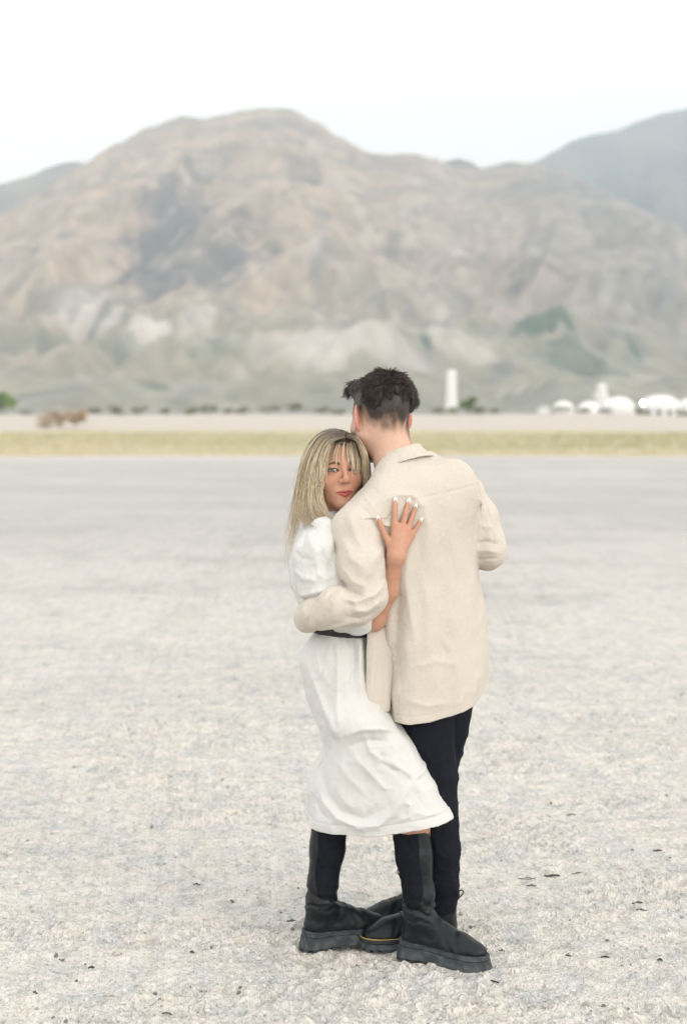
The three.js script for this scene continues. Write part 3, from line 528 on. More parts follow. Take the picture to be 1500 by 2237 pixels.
const mSleeveR = chain([WR(1012, 1088, -0.06, 0.070), WR(1040, 1130, -0.065, 0.064), WR(1060, 1180, -0.06, 0.056), WR(1070, 1202, -0.06, 0.050)], 0.03);
const mForeR = chain([WR(1070, 1200, -0.06, 0.050), WR(1066, 1208, -0.10, 0.050), WR(1040, 1205, -0.22, 0.046), WR(985, 1200, -0.33, 0.042)], 0.02);
const jackFolds = folds([
  [[[745, 1112], [761, 1101], [783, 1103], [803, 1117], [820, 1143], [835, 1187]], -0.0045, 0.0045, 0],
  [[[842, 1132], [862, 1110], [880, 1096], [960, 1078], [1042, 1060]], -0.0016, 0.0035, 0],
  [[[1043, 1062], [1055, 1090], [1050, 1130]], -0.002, 0.004, 0],
  [[[905, 1092], [925, 1104], [935, 1150], [926, 1230]], 0.010, 0.016], [[[840, 1092], [868, 1078], [900, 1080], [918, 1095]], 0.007, 0.010],
  [[[815, 1128], [838, 1143], [856, 1146]], 0.008, 0.006], [[[806, 1132], [826, 1160], [838, 1200]], 0.008, 0.010],
  [[[893, 1190], [884, 1260], [893, 1330], [905, 1400]], 0.010, 0.018], [[[872, 1240], [868, 1330], [866, 1420], [872, 1500]], -0.012, 0.022], [[[925, 1260], [935, 1350], [930, 1440]], 0.007, 0.020], [[[985, 1120], [992, 1220], [985, 1330], [1000, 1450]], 0.007, 0.026],
  [[[1040, 1245], [1028, 1320], [1035, 1420]], 0.006, 0.02], [[[960, 1380], [985, 1420], [1000, 1480], [990, 1540]], 0.005, 0.014], [[[900, 1450], [950, 1440], [1010, 1450]], 0.004, 0.012], [[[1020, 1500], [1000, 1545]], 0.005, 0.012], [[[880, 1520], [930, 1535], [985, 1530]], 0.0035, 0.010], [[[1050, 1470], [1035, 1530]], 0.005, 0.010],
  [[[1048, 1085], [1058, 1105], [1062, 1140]], 0.006, 0.008],
], 0.1);
const sleeveFolds = folds([
  [[[748, 1175], [768, 1215], [800, 1240]], 0.007, 0.013], [[[838, 1190], [812, 1225], [790, 1270]], 0.006, 0.013], [[[745, 1230], [768, 1262], [800, 1275]], 0.008, 0.011], [[[742, 1262], [765, 1285], [795, 1296]], -0.014, 0.010], [[[840, 1268], [815, 1292], [775, 1303], [742, 1296]], 0.009, 0.010], [[[836, 1300], [800, 1325], [765, 1322]], 0.010, 0.011], [[[820, 1330], [788, 1342], [752, 1336]], -0.007, 0.009],
  [[[738, 1275], [722, 1305], [716, 1345]], -0.010, 0.009], [[[720, 1283], [700, 1315], [694, 1360]], 0.008, 0.010], [[[700, 1300], [682, 1325], [672, 1370]], -0.007, 0.008], [[[770, 1350], [740, 1362], [705, 1372]], 0.006, 0.009], [[[760, 1120], [776, 1165], [790, 1195]], 0.006, 0.013],
  [[[1046, 1196], [1070, 1192], [1100, 1198]], -0.008, 0.007], [[[1046, 1215], [1072, 1212], [1102, 1216]], 0.008, 0.008], [[[1048, 1234], [1072, 1231], [1100, 1230]], -0.006, 0.005], [[[1050, 1150], [1070, 1158], [1092, 1160]], 0.005, 0.010], [[[1066, 1095], [1084, 1150], [1090, 1195]], -0.003, 0.004, 0], [[[1050, 1110], [1056, 1150], [1052, 1185]], 0.005, 0.009],
], 0.15);
const hemT = [[835, 1555], [848, 1562], [858, 1574], [890, 1576], [930, 1572], [980, 1562], [1010, 1555], [1033, 1547], [1050, 1532], [1062, 1518], [1075, 1495]].map(([a, b]) => W(a, b, 0.1).slice(0, 2));
const clothWave = (x, y, z) => 0.0045 * n3(x * 6, y * 3.5, z * 6) + 0.0014 * n3(x * 19 + 5, y * 9, z * 17) + 0.0004 * n3(x * 60, y * 48, z * 60);
const ridged = (x, y, z) => { const a = 1 - Math.abs(n3(x, y, z)); return a * a * a * a; };
const crumple = (x, y, z, k) => k * (0.0030 * (ridged(x * 5 + 3, y * 4, z * 5) - 0.3) + 0.0016 * (ridged(x * 12, y * 10 + 7, z * 12) - 0.3) + 0.0007 * (ridged(x * 26, y * 22, z * 26 + 2) - 0.3));
const jacketTorso = (x, y, z) => {
  let d = backLoft(x, y, z);
  d = smin(d, ell(x - W(985, 0, 0)[0], y - W(0, 1075, 0)[1], z - 0.045, 0.09, 0.11, 0.06), 0.05);     // shoulder blade
  return d;
};
const jacketField = (x, y, z) => {
  const t = jacketTorso(x, y, z), near = (z > 0.0 ? 1 : 0.4);
  let d = t;
  if (d < 0.05) d -= (jackFolds(x, y) * near + clothWave(x, y, z) + crumple(x, y, z, 0.45));
  const shellD = d;
  let s = smin(mSleeveL(x, y, z), mForeL(x, y, z), 0.02); s = Math.min(s, smin(mSleeveR(x, y, z), mForeR(x, y, z), 0.02));
  if (s < 0.05) s -= sleeveFolds(x, y) * (x < 0.15 ? 1 : 0.9) + clothWave(x * 1.3 + 3, y * 1.3, z * 1.3) + crumple(x, y, z, 0.8);
  d = smin(d, s, x < 0.15 ? (y > 1.36 ? 0.035 : 0.012) : 0.02);
  const hem = interp(hemT, x);
  d += 0.0008 * Math.exp(-(((y - hem - 0.024) / 0.0028) ** 2));     // stitched hem
  d = Math.max(d, hem - y);
  d = Math.max(d, -Math.max(shellD + 0.011, y - hem - 0.09));
  // openings: cuffs
  return d;
};
function surfaceZ(f, x, y, z0 = 0.4, z1 = -0.2) { for (let z = z0; z > z1; z -= 0.002) if (f(x, y, z) < 0) return z; return z1; }
// ---------------------------------------------------------------- the man
const man = thing('person', 'person with short dark hair seen from behind in a cream overshirt and black trousers', 'person');
const cloth = (r, g, b, v = 0.05) => (x, y, z) => { const k = 1 + v * (0.6 * n3(x * 260, y * 90, z * 260) + 0.6 * n3(x * 90, y * 300, z * 90) + 0.4 * n3(x * 9, y * 9, z * 9)); return [r * k, g * k, b * k]; };
const linenM = new THREE.MeshPhysicalMaterial({ vertexColors: true, roughness: 0.95, sheen: 0.3, sheenRoughness: 0.8, specularIntensity: 0.2 });
const linen = cloth(0.535, 0.482, 0.425, 0.05);
const mBody = [];
{
  // overshirt
  const shirt = part('overshirt', skin(jacketField, [-0.21, 0.66, -0.45], [0.56, 1.62, 0.32], 0.0042, linen, 2.2), linenM, man);
  // collar: a folded band standing round the neck, higher at the back
  const C = W(876, 1000, 0.0), N = unit([-0.36, 1, -0.20]), U = unit([1, 0.36, 0]), V = [N[1] * U[2] - N[2] * U[1], N[2] * U[0] - N[0] * U[2], N[0] * U[1] - N[1] * U[0]];
  const collar = (x, y, z) => {
    const p = [x - C[0], y - C[1], z - C[2]], h = p[0] * N[0] + p[1] * N[1] + p[2] * N[2], u = p[0] * U[0] + p[1] * U[1] + p[2] * U[2], v = p[0] * V[0] + p[1] * V[1] + p[2] * V[2];
    const R = 0.0735 - h * 0.55 + 6 * h * h * (h < 0 ? 1 : 0), w = 0.002 * n3(x * 20, y * 20, z * 20), rho = hyp(u, v * 0.98), ang = Math.atan2(v, u);
    let d = Math.abs(rho - R - w) - 0.0032; d = smax(d, Math.abs(h + 0.004) - 0.026 - 0.003 * Math.cos(ang * 2), 0.003);
    const stand = smax(Math.abs(rho - 0.070 - w) - 0.003, Math.abs(h + 0.01) - 0.03, 0.003);
    d = smin(d, stand, 0.003);
    const open = Math.abs(ang - (V[2] < 0 ? 1.9 : -1.9)); return Math.max(d, 0.05 - open * 0.07);
  };
  part('collar', skin(collar, [C[0] - 0.13, C[1] - 0.11, C[2] - 0.14], [C[0] + 0.13, C[1] + 0.11, C[2] + 0.14], 0.0028, linen, 2), linenM, shirt);
  // front panel hanging past the side slit
  const fp = loft([[1290, 806, 872, 0.075, 0.016, 2.6], [1370, 803, 868, 0.094, 0.014, 2.6], [1450, 801, 862, 0.106, 0.012, 2.6], [1520, 800, 858, 0.112, 0.011, 2.6], [1553, 801, 856, 0.114, 0.010, 2.6]], 0.1, -0.3), ff = folds([[[[818, 1400], [812, 1470], [806, 1552]], 0.006, 0.010], [[[835, 1380], [838, 1460], [836, 1552]], -0.003, 0.008]], 0.07);
  part('front_panel', skin((x, y, z) => fp(x, y, z) - ff(x, y) - 0.4 * clothWave(x, y, z), [0.02, 0.70, 0.0], [0.2, 1.16, 0.18], 0.004, linen, 2), linenM, shirt);

  // trousers
  const tf = folds([[[[988, 1600], [985, 1680], [998, 1740]], 0.006, 0.010], [[[940, 1590], [960, 1650], [975, 1720]], 0.005, 0.014], [[[996, 1750], [965, 1765], [950, 1790]], 0.005, 0.008], [[[1000, 1790], [970, 1800], [955, 1830]], -0.004, 0.008], [[[1004, 1930], [975, 1945], [955, 1965]], 0.005, 0.008], [[[1000, 1958], [975, 1972], [950, 1978]], -0.005, 0.006]], 0.1);
  const nearLeg = chain([WR(925, 1470, 0.02, 0.105), WR(928, 1590, 0.025, 0.088), WR(950, 1690, 0.03, 0.069), WR(955, 1760, 0.035, 0.065), WR(962, 1850, 0.03, 0.064), WR(962, 1930, 0.02, 0.057), WR(961, 1972, 0.012, 0.055)], 0.01);
  const farLeg = chain([WR(975, 1470, -0.06, 0.10), WR(965, 1590, -0.07, 0.083), WR(948, 1690, -0.085, 0.069), WR(930, 1850, -0.11, 0.062), WR(922, 1930, -0.125, 0.056), WR(920, 1968, -0.128, 0.054)], 0.01);
  const yt = W(0, 1460, 0)[1], yb = W(0, 1990, 0)[1];
  const tr = (x, y, z) => { let d = smin(nearLeg(x, y, z), farLeg(x, y, z), y > 0.8 ? 0.05 : 0.008); d -= tf(x, y) * (z > 0 ? 1 : 0) + 0.6 * clothWave(x * 1.2, y * 1.2, z * 1.2 + 4) + crumple(x, y, z, 1.5); return smax(smax(d, y - yt, 0.01), yb - y + 0.004 * Math.sin(x * 60), 0.006); };
  part('trousers', skin(tr, [0.05, 0.08, -0.25], [0.5, 0.92, 0.17], 0.0045, cloth(0.0115, 0.0135, 0.019, 0.15)), new THREE.MeshPhysicalMaterial({ vertexColors: true, roughness: 0.9, sheen: 0.05, sheenRoughness: 0.7, specularIntensity: 0.15 }), man);
}
{ // head, neck and hands: one skin
  const hm = placedHead(W(829, 910, -0.03), Math.PI + 0.52, 0.16, 0.06, 1.09), inv = hm.clone().invert(), base = [0.56, 0.355, 0.265], neckPts = [WR(886, 1075, 0.0, 0.078), WR(864, 1002, -0.005, 0.0635), WR(846, 948, -0.02, 0.0605), WR(838, 905, -0.02, 0.056)], f = headField(true, chain(ownSpace(hm, neckPts), 0.03)), v = new THREE.Vector3();
  const hairC = [0.026, 0.021, 0.019], line = (x, y, z) => y - 0.030 + 0.032 * sstep(0.038, 0.062, Math.abs(x)) * sstep(0.062, 0.045, z) - 0.014 * n2(z * 40, x * 40) + (z < -0.02 ? 0.075 * sstep(-0.02, -0.07, z) : 0) - 0.01 * sstep(0.03, 0.06, z);  // > 0 above the hairline
  const hairy = (x, y, z, c) => {
    const fuzz = 0.5 * n3(x * 420, y * 160, z * 420) + 0.12 * n3(x * 40, y * 30, z * 40), l = line(x, y, z);
    let t = clamp(sstep(-0.028, 0.046, l) * (1.04 + 0.3 * fuzz)) * sstep(0.088, 0.074, z);
    const beard = sstep(-0.036, -0.052, y + 0.25 * Math.max(0, 0.02 - z)) * sstep(0.004, 0.03, z) * (0.62 + 0.35 * fuzz), burn = sstep(0.016, 0.008, Math.abs(z - 0.018)) * sstep(-0.06, -0.03, y) * (Math.abs(x) > 0.045 ? 1 : 0) * 0.8;
    return mix3(c, hairC, clamp(Math.max(t, beard, burn * (0.8 + 0.2 * fuzz))) * 0.985);
  };
  const earSide = (x, y, z, s) => {       // outer ear, set against the skull behind the jaw hinge
    const ex = x - s * 0.0765, ey = y + 0.010, ez = z + 0.004, ca = 0.76, sa = 0.65 * s, a = ex * ca + ez * sa, b = -ex * sa + ez * ca;   // a: outwards, b: along the flap
    let d = ell(a, ey - 0.004, b + 0.008, 0.0065, 0.034, 0.0205);
    d = smin(d, ell(a, ey + 0.027, b - 0.002, 0.006, 0.011, 0.009), 0.008);
    d = smin(d, cap(x, y, z, [s * 0.070, 0.005, 0.004], [s * 0.072, -0.03, 0.004], 0.009, 0.006), 0.01);
    return smax(d, -ell(a - 0.008 * 1, ey - 0.004, b + 0.004, 0.006, 0.022, 0.011), 0.004);
  };
  const col = faceColor(base, { lip: [0.42, 0.17, 0.14], lips: 0.8, eyeshade: 0.3, brow: hairC, hair: hairy });
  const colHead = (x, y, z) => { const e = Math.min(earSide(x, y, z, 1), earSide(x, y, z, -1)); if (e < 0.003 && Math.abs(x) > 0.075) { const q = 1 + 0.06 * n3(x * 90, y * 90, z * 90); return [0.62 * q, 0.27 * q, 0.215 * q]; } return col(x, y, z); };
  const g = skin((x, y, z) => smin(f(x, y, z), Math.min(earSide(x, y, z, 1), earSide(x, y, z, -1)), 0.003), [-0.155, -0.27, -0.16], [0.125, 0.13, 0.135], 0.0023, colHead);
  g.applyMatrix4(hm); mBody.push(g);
  // neck and inner body
  const flesh = (x, y, z) => {
    v.set(x, y, z).applyMatrix4(inv); const q = 1 + 0.05 * n3(x * 40, y * 40, z * 40), c = [base[0] * q, base[1] * q, base[2] * q], l = line(v.x, v.y, v.z), fuzz = n3(x * 330, y * 130, z * 330);
    return v.y > -0.10 && v.z < 0.0 ? mix3(c, hairC, clamp(sstep(-0.028, 0.046, l) * (1.0 + 0.3 * fuzz))) : v.z > 0.01 && v.y > -0.125 ? mix3(c, hairC, 0.5 * sstep(0.01, 0.03, v.z)) : c;
  };
  const torso = chain([WR(890, 1080, 0.0, 0.08), WR(945, 1300, 0, 0.09), WR(950, 1480, -0.02, 0.07)], 0.05), legA = chain([WR(930, 1490, 0.02, 0.062), WR(955, 1740, 0.03, 0.05), WR(961, 2010, 0.01, 0.036)], 0.03), legB = chain([WR(970, 1490, -0.06, 0.062), WR(944, 1740, -0.09, 0.05), WR(920, 2010, -0.128, 0.036)], 0.03);
  const armA = chain([WR(810, 1125, 0.07, 0.05), WR(797, 1300, 0.185, 0.045), WR(694, 1340, 0.18, 0.033), WR(674, 1352, 0.06, 0.028), WR(678, 1354, -0.03, 0.027)], 0.02), armB = chain([WR(1005, 1095, -0.06, 0.05), WR(1070, 1202, -0.06, 0.04), WR(985, 1200, -0.33, 0.03)], 0.02);
  mBody.push(skin((x, y, z) => smin(smin(torso(x, y, z), smin(legA(x, y, z), legB(x, y, z), 0.03), 0.05), Math.min(armA(x, y, z), armB(x, y, z)), 0.03), [-0.25, 0.02, -0.42], [0.55, 1.53, 0.3], 0.011, flesh));
  const wl = W(678, 1352, -0.03); { const [h, F] = simpleHand(wl, unit([0.05, 0.1, -1]), [1, 0, 0], [0, 1, 0], 1.0, 0.5); mBody.push(skin(h, ...handBox(F, wl), 0.003, flesh)); }
  const wr = W(985, 1200, -0.33); { const [h, F] = simpleHand(wr, unit([-1, 0.1, -0.1]), [0, 0, 1], [0, 1, 0], 1.0, 0.5); mBody.push(skin(h, ...handBox(F, wr), 0.003, flesh)); }
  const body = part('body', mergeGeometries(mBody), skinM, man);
  for (const s of [-1, 1]) eyeball(body, hm, s, [0, -0.15, 1], [0.05, 0.03, 0.02]);

  // hair: a cap that follows the skull and longer locks on top
  const hf = headField(true), hcap = (x, y, z) => {
    const l = line(x, y, z), top = sstep(0.066, 0.122, l) * sstep(0.112, 0.08, z - (y - 0.05) * 0.3), th = 0.019 * top * (1 + 0.15 * n3(x * 28, y * 28, z * 28)) + 0.0012 * n3(x * 75, y * 75, z * 75) * top - 0.0025;
    return smin(hf(x, y, z) - th, ell(x - 0.022, y - 0.088 - 0.004 * n3(x * 60, y * 60, z * 60), z - 0.054, 0.046, 0.022, 0.034), 0.04);
  };
  const hg = skin((x, y, z) => Math.max(hcap(x, y, z), -line(x, y, z) - 0.01), [-0.125, -0.02, -0.145], [0.125, 0.155, 0.135], 0.003, (x, y, z) => { const k = 0.8 + 0.35 * n3(x * 160, y * 160, z * 70); return hairC.map(e => e * k); });
  const L = [];
  for (let i = 0; i < 24000; i++) {
    const u = rr(-0.8, 1), a = rr(0, 6.2832), s = Math.sqrt(1 - u * u), dx = s * Math.cos(a), dy = u, dz = s * Math.sin(a), o = [0, 0.03, -0.012];
    let r = 0.05; for (let q = 0; q < 40 && hcap(o[0] + dx * r, o[1] + dy * r, o[2] + dz * r) < -0.004; q++) r += 0.0025;
    const p = [o[0] + dx * r, o[1] + dy * r, o[2] + dz * r], l = line(...p); if (l < -0.03 || p[2] > 0.11) continue; const side = l < 0.070 - 0.02 * rnd() && p[1] < 0.060 + 0.01 * rnd();
    if (side && rnd() > 0.42 + 13 * l) continue;
    // flow: forwards from the crown, outwards at the back, with a lift at the front
    const cx = p[0] - 0.0, cz = p[2] + 0.055, cr = hyp(cx, cz) + 1e-4, len = side ? rr(0.005, 0.009) * (1 + 9 * Math.max(0, l)) : rr(0.016, 0.030) * (0.34 + 0.76 * Math.max(sstep(0.06, 0.13, l), sstep(0.06, 0.09, p[1]))) * (p[2] > 0.04 ? 1.3 : 1), lift = side ? 0.14 : 0.16 + 0.2 * sstep(0.08, 0.14, l);
    let tx = cx / cr * 0.8 + rr(-0.35, 0.35), tz = cz / cr * 0.9 + 0.35 + rr(-0.3, 0.3), ty = rr(-0.1, 0.3) - (side ? 1.6 : p[1] < 0.07 ? 0.35 : 0);
    if (side) { tx *= 0.2; tz = rr(-0.5, 0.1); }
    const E = 0.004, up = unit([hcap(p[0] + E, p[1], p[2]) - hcap(p[0] - E, p[1], p[2]), hcap(p[0], p[1] + E, p[2]) - hcap(p[0], p[1] - E, p[2]), hcap(p[0], p[1], p[2] + E) - hcap(p[0], p[1], p[2] - E)]), dot0 = tx * up[0] + ty * up[1] + tz * up[2], pts = []; let q = p.slice(), curl = rr(-1, 1) * (p[2] > 0.03 ? 1.6 : 0.6);
    for (let k = 0; k < 6; k++) { pts.push(q.slice()); const t = k / 5; const st = len / 5, e = unit([tx - up[0] * dot0 + up[0] * (lift - 0.45 * t) + (side ? 0 : curl * t * 0.6), ty - up[1] * dot0 + up[1] * (lift - 0.5 * t), tz - up[2] * dot0 + up[2] * (lift - 0.45 * t)]); q = [q[0] + e[0] * st, q[1] + e[1] * st, q[2] + e[2] * st]; }
    const k = rr(0.6, 2.1); L.push({ p: pts, w: side ? rr(0.0004, 0.0007) : rr(0.0008, 0.0017), c0: hairC.map(e => e * k), c1: hairC.map((e, n) => e * k * [1.5, 1.4, 1.35][n]) });
  }
  for (let i = 0; i < 90; i++) {          // the curls over the forehead
    const x = rr(-0.02, 0.062), p0 = [x, 0.084 + rr(-0.014, 0.012), 0.068 + rr(-0.008, 0.012)], r = rr(0.006, 0.012), t0 = rr(0.6, 1.5), pts = [];
    for (let k = 0; k < 10; k++) { const a = t0 - k * 0.42; pts.push([p0[0] + 0.0012 * k * Math.sign(x), p0[1] + r * 1.2 * Math.sin(a) + 0.002, p0[2] + 0.008 + 0.0022 * k + r * Math.cos(a) * 0.8]); }
    const k = rr(0.7, 1.8); L.push({ p: pts, w: rr(0.0009, 0.0017), c0: hairC.map(e => e * k), c1: hairC.map(e => e * k * 1.4) });
  }
  const lg = locks(L); lg.applyMatrix4(hm); hg.applyMatrix4(hm);
  const hair = part('hair', hg, hairM, man); tag(part('locks', lg, hairM, hair), null, null, null, 'stuff');
}
// ---------------------------------------------------------------- boots
const leatherM = new THREE.MeshPhysicalMaterial({ vertexColors: true, roughness: 0.42, specularIntensity: 0.5, clearcoat: 0.06, clearcoatRoughness: 0.4 });
const knitM = new THREE.MeshPhysicalMaterial({ vertexColors: true, roughness: 0.98, specularIntensity: 0.25, sheen: 0.2 });
const rubberM = new THREE.MeshPhysicalMaterial({ vertexColors: true, roughness: 0.75, specularIntensity: 0.5 });
const weltM = mat(0.02, 0.022, 0.025, 0.6), threadM = mat(0.50, 0.36, 0.10, 0.8), laceM = mat(0.012, 0.012, 0.013, 0.8), loopM = mat(0.10, 0.07, 0.045, 0.8);
const leather = (x, y, z) => { const d = 0.035 * sstep(0.3, 0.85, n3(x * 34, y * 34, z * 34) * 0.5 + n3(x * 110, y * 110, z * 110) * 0.5 + 0.1), k = 1 + 0.25 * n3(x * 80, y * 80, z * 80); return [0.006 * k + d * 0.16, 0.0085 * k + d * 0.165, 0.011 * k + d * 0.165]; };
const rubber = (x, y, z) => { const d = sstep(-0.2, 0.7, n3(x * 26, y * 40, z * 26) + 0.5 * n3(x * 120, y * 120, z * 120)); return mix3([0.034, 0.041, 0.047], [0.078, 0.085, 0.088], d); };
const halfWidth = (t, w) => w * (0.80 + 0.06 * Math.cos(t * 9) + 0.22 * sstep(0.35, 0.72, t));        // along the sole, heel to toe
function outline(L, w, grow, n = 44) {    // the outline of a sole, heel at x = 0, toe at x = L
  const pts = [];
  const hw = x => { const t = clamp(x / L), b = halfWidth(t, w); let k = 1; if (x < 0.035) k = Math.sqrt(clamp(1 - ((0.035 - x) / 0.035) ** 2)); if (x > L - 0.075) k = Math.sqrt(clamp(1 - ((x - L + 0.075) / 0.075) ** 2.3)); return b * k; };
  for (let i = 0; i <= n; i++) { const x = L * (0.5 - 0.5 * Math.cos(Math.PI * i / n)); pts.push([x, hw(x)]); }
  for (let i = n - 1; i > 0; i--) { const x = L * (0.5 - 0.5 * Math.cos(Math.PI * i / n)); pts.push([x, -hw(x)]); }
  const m = [L * 0.5, 0]; return pts.map(([x, z]) => { const l = hyp((x - m[0]) * 0.3, z) || 1; return [x + grow * clamp((x - m[0]) * 6 / L * 1.2, -1, 1), z + grow * z / Math.max(0.01, Math.abs(z) * 0.3 + 0.02) * 0.6]; });
}
function slab(pts, y0, y1, bevel, flare = 0, taper = 0, L = 1) {      // a plate of that outline from y0 to y1, rounded edges, lower edge flared
  const rows = [[y0, flare - bevel], [y0 + bevel, flare], [lerp(y0, y1, 0.5), flare * 0.4], [y1 - bevel, 0], [y1, -bevel]], pos = [], ind = [], n = pts.length, cx = pts.reduce((a, p) => a + p[0], 0) / n;
  for (const [y, g] of rows) for (let i = 0; i < n; i++) { const a = pts[(i + n - 1) % n], b = pts[(i + 1) % n], dx = b[0] - a[0], dz = b[1] - a[1], l = hyp(dx, dz) || 1; pos.push(pts[i][0] - dz / l * g, y * (1 - taper * clamp(pts[i][0] / L)), pts[i][1] + dx / l * g); }
  for (let r = 0; r + 1 < rows.length; r++) for (let i = 0; i < n; i++) { const a = r * n + i, b = r * n + (i + 1) % n; ind.push(a, a + n, b, b, a + n, b + n); }
  for (const r of [0, rows.length - 1]) { const c = pos.length / 3; pos.push(cx, rows[r][0] * (1 - taper * cx / L), 0); for (let i = 0; i < n; i++) { const a = r * n + i, b = r * n + (i + 1) % n; r ? ind.push(a, c, b) : ind.push(a, b, c); } }
  // the outward side depends on the outline's turning; normals are worked out from the faces
  const g = new THREE.BufferGeometry(); g.setAttribute('position', new THREE.Float32BufferAttribute(pos, 3)); g.setAttribute('uv', new THREE.Float32BufferAttribute(new Float32Array(pos.length / 3 * 2), 2)); g.setIndex(ind);
  const f = g.toNonIndexed(); f.computeVertexNormals(); const P = f.attributes.position, col = []; for (let i = 0; i < P.count; i++) col.push(...rubber(P.getX(i) + 3 * P.getZ(i), P.getY(i), P.getZ(i))); f.setAttribute('color', new THREE.Float32BufferAttribute(col, 3)); return f;
}
// heel at the origin, toe along +x
function boot(parent, name, label, at, turn, o) {
  const { L, w, sole, shaft, top, pinch } = o;
  const foot = (x, y, z) => {
    y += sole * (o.taper || 0) * clamp(x / L);
    let d = cap(x, y, z, [0.043, sole + 0.02, 0], [0.052, sole + 0.075, 0], w * 0.80, w * 0.86);
    d = smin(d, cap(x, y, z, [0.072, sole + 0.066, 0], [L - 0.095, sole + 0.026, 0.002], w * 0.90, w * 0.62), 0.03);
    d = smin(d, ell(x - (L - 0.083), y - sole - 0.008, z, 0.078, o.toe || 0.036, w * 0.98), 0.025);
    d = smin(d, cap(x, y, z, [0.045, sole + 0.012, 0], [L - 0.09, sole + 0.008, 0], w * 0.78, w * 0.9), 0.02);
    const s = chain0(x, y, z); d = smin(d, s, 0.025);
    const k = sstep(sole + 0.055, sole + 0.085, y) * sstep(sole + 0.165, sole + 0.12, y); if (k > 0 && d < 0.03) d -= pinch * k * (0.0026 * Math.sin(y * 190 + x * 50 + 2.5 * n3(x * 16, y * 16, z * 16)) + 0.0014 * n3(x * 40, y * 60, z * 40));
    if (d < 0.03 && x > L * 0.5) d -= 0.0010 * Math.sin((x + y * 0.6) * 190) * sstep(L * 0.5, L * 0.58, x) * sstep(L * 0.76, L * 0.68, x);
    return d - 0.0008 * n3(x * 30, y * 30, z * 30);
  }, chain0 = chain(shaft, 0.02);
  const ytop = top, up = (x, y, z) => { let d = smax(foot(x, y, z), sole * (1 - (o.taper || 0) * clamp(x / L)) - 0.004 - y, 0.004); d = smax(d, y - ytop, 0.003); return Math.max(d, -Math.max(foot(x, y, z) + 0.010, ytop - 0.05 - y)); };
  const xs = shaft.map(p => p[0]), lo = [Math.min(-0.02, ...xs.map(x => x - 0.08)), sole - 0.012, -0.09 + Math.min(0, ...shaft.map(p => p[2]))], hi = [L + 0.02, ytop + 0.02, 0.09 + Math.max(0, ...shaft.map(p => p[2]))];
  const b = part(name, skin(up, lo, hi, 0.0042, leather, 2), leatherM, parent); b.position.set(...at); b.rotation.y = turn; b.userData.label = label;
  const out = outline(L, w + 0.004, 0.004);
  if (o.knit) { // elastic side panels on the shaft, a hair proud of the leather
    const at2 = y => { let k = 0; while (k < shaft.length - 2 && y > shaft[k + 1][1]) k++; const t = clamp((y - shaft[k][1]) / (shaft[k + 1][1] - shaft[k][1])); return [lerp(shaft[k][0], shaft[k + 1][0], t), lerp(shaft[k][2], shaft[k + 1][2], t), lerp(shaft[k][3], shaft[k + 1][3], t)]; };
    for (const s of [-1, 1]) part('elastic_panel', skin((x, y, z) => { const [cx, cz, r] = at2(y), e = (x - cx - o.knit * r) / (r * 0.80); return Math.max(foot(x, y, z) - 0.0016, -(foot(x, y, z) + 0.004), -s * (z - cz), (Math.abs(e) - 1 + 0.25 * sstep(sole + 0.16, sole + 0.1, y)) * r * 0.8, sole + 0.105 + 0.06 * e * e * e * e - y, y - ytop + 0.004); }, lo, hi, 0.0036, (x, y, z) => { const k = 0.85 + 0.3 * Math.abs(Math.sin(x * 900)) + 0.2 * n3(x * 50, y * 50, z * 50); return [0.0095 * k, 0.0105 * k, 0.0145 * k]; }, 2.5), knitM, b);
  }
  const so = part('sole', slab(out, o.lug, sole - o.band, 0.003, o.flare, o.taper, L), rubberM, b);
  part('welt', slab(outline(L, w + 0.001, 0.002), sole - o.band, sole + 0.004, 0.0025, 0, o.taper, L), o.weltRubber ? rubberM : weltM, b);
  const lugs = [], n = out.length; for (let i = 0; i < n; i += 1) { const p = out[i], q = out[(i + 1) % n], l = hyp(q[0] - p[0], q[1] - p[1]); }
  let run = 0; for (let i = 0; i < n; i++) { const p = out[i], q = out[(i + 1) % n]; run += hyp(q[0] - p[0], q[1] - p[1]); if (run < o.pitch) continue; run = 0; const g = new THREE.BoxGeometry(o.pitch * 0.62, o.lug + 0.003, 0.016); g.translate(0, (o.lug + 0.003) / 2, 0); g.rotateY(-Math.atan2(q[1] - p[1], q[0] - p[0])); g.translate(p[0] * 0.985 + L * 0.0075, 0, p[1] * 0.86); lugs.push(g); }
  const lg = mergeGeometries(lugs), lc = []; for (let i = 0; i < lg.attributes.position.count; i++) lc.push(0.06, 0.064, 0.066); lg.setAttribute('color', new THREE.Float32BufferAttribute(lc, 3)); part('tread', lg, rubberM, b);
  if (o.laced) {
    const st = []; const wo = outline(L, w - 0.0012, 0.0005, 60), m = wo.length; let acc = 0; for (let i = 0; i < m; i++) { const p = wo[i], q = wo[(i + 1) % m], l = hyp(q[0] - p[0], q[1] - p[1]), k = Math.max(1, Math.round(l / 0.009)); for (let s = 0; s < k; s++) { const g = new THREE.BoxGeometry(0.0055, 0.0022, 0.0022), t = (s + 0.5) / k; g.rotateY(-Math.atan2(q[1] - p[1], q[0] - p[0])); g.translate(lerp(p[0], q[0], t), sole + 0.0050, lerp(p[1], q[1], t)); st.push(g); } }
    part('welt_stitching', mergeGeometries(st), threadM, b);
    const ys = x => { let y = 0.25; while (y > 0 && foot(x, y, 0) > 0) y -= 0.001; return y; }, rows = [];
    for (let i = 0; i < 6; i++) { const x = 0.19 - i * 0.0155; rows.push([x, ys(x) + 0.001]); }
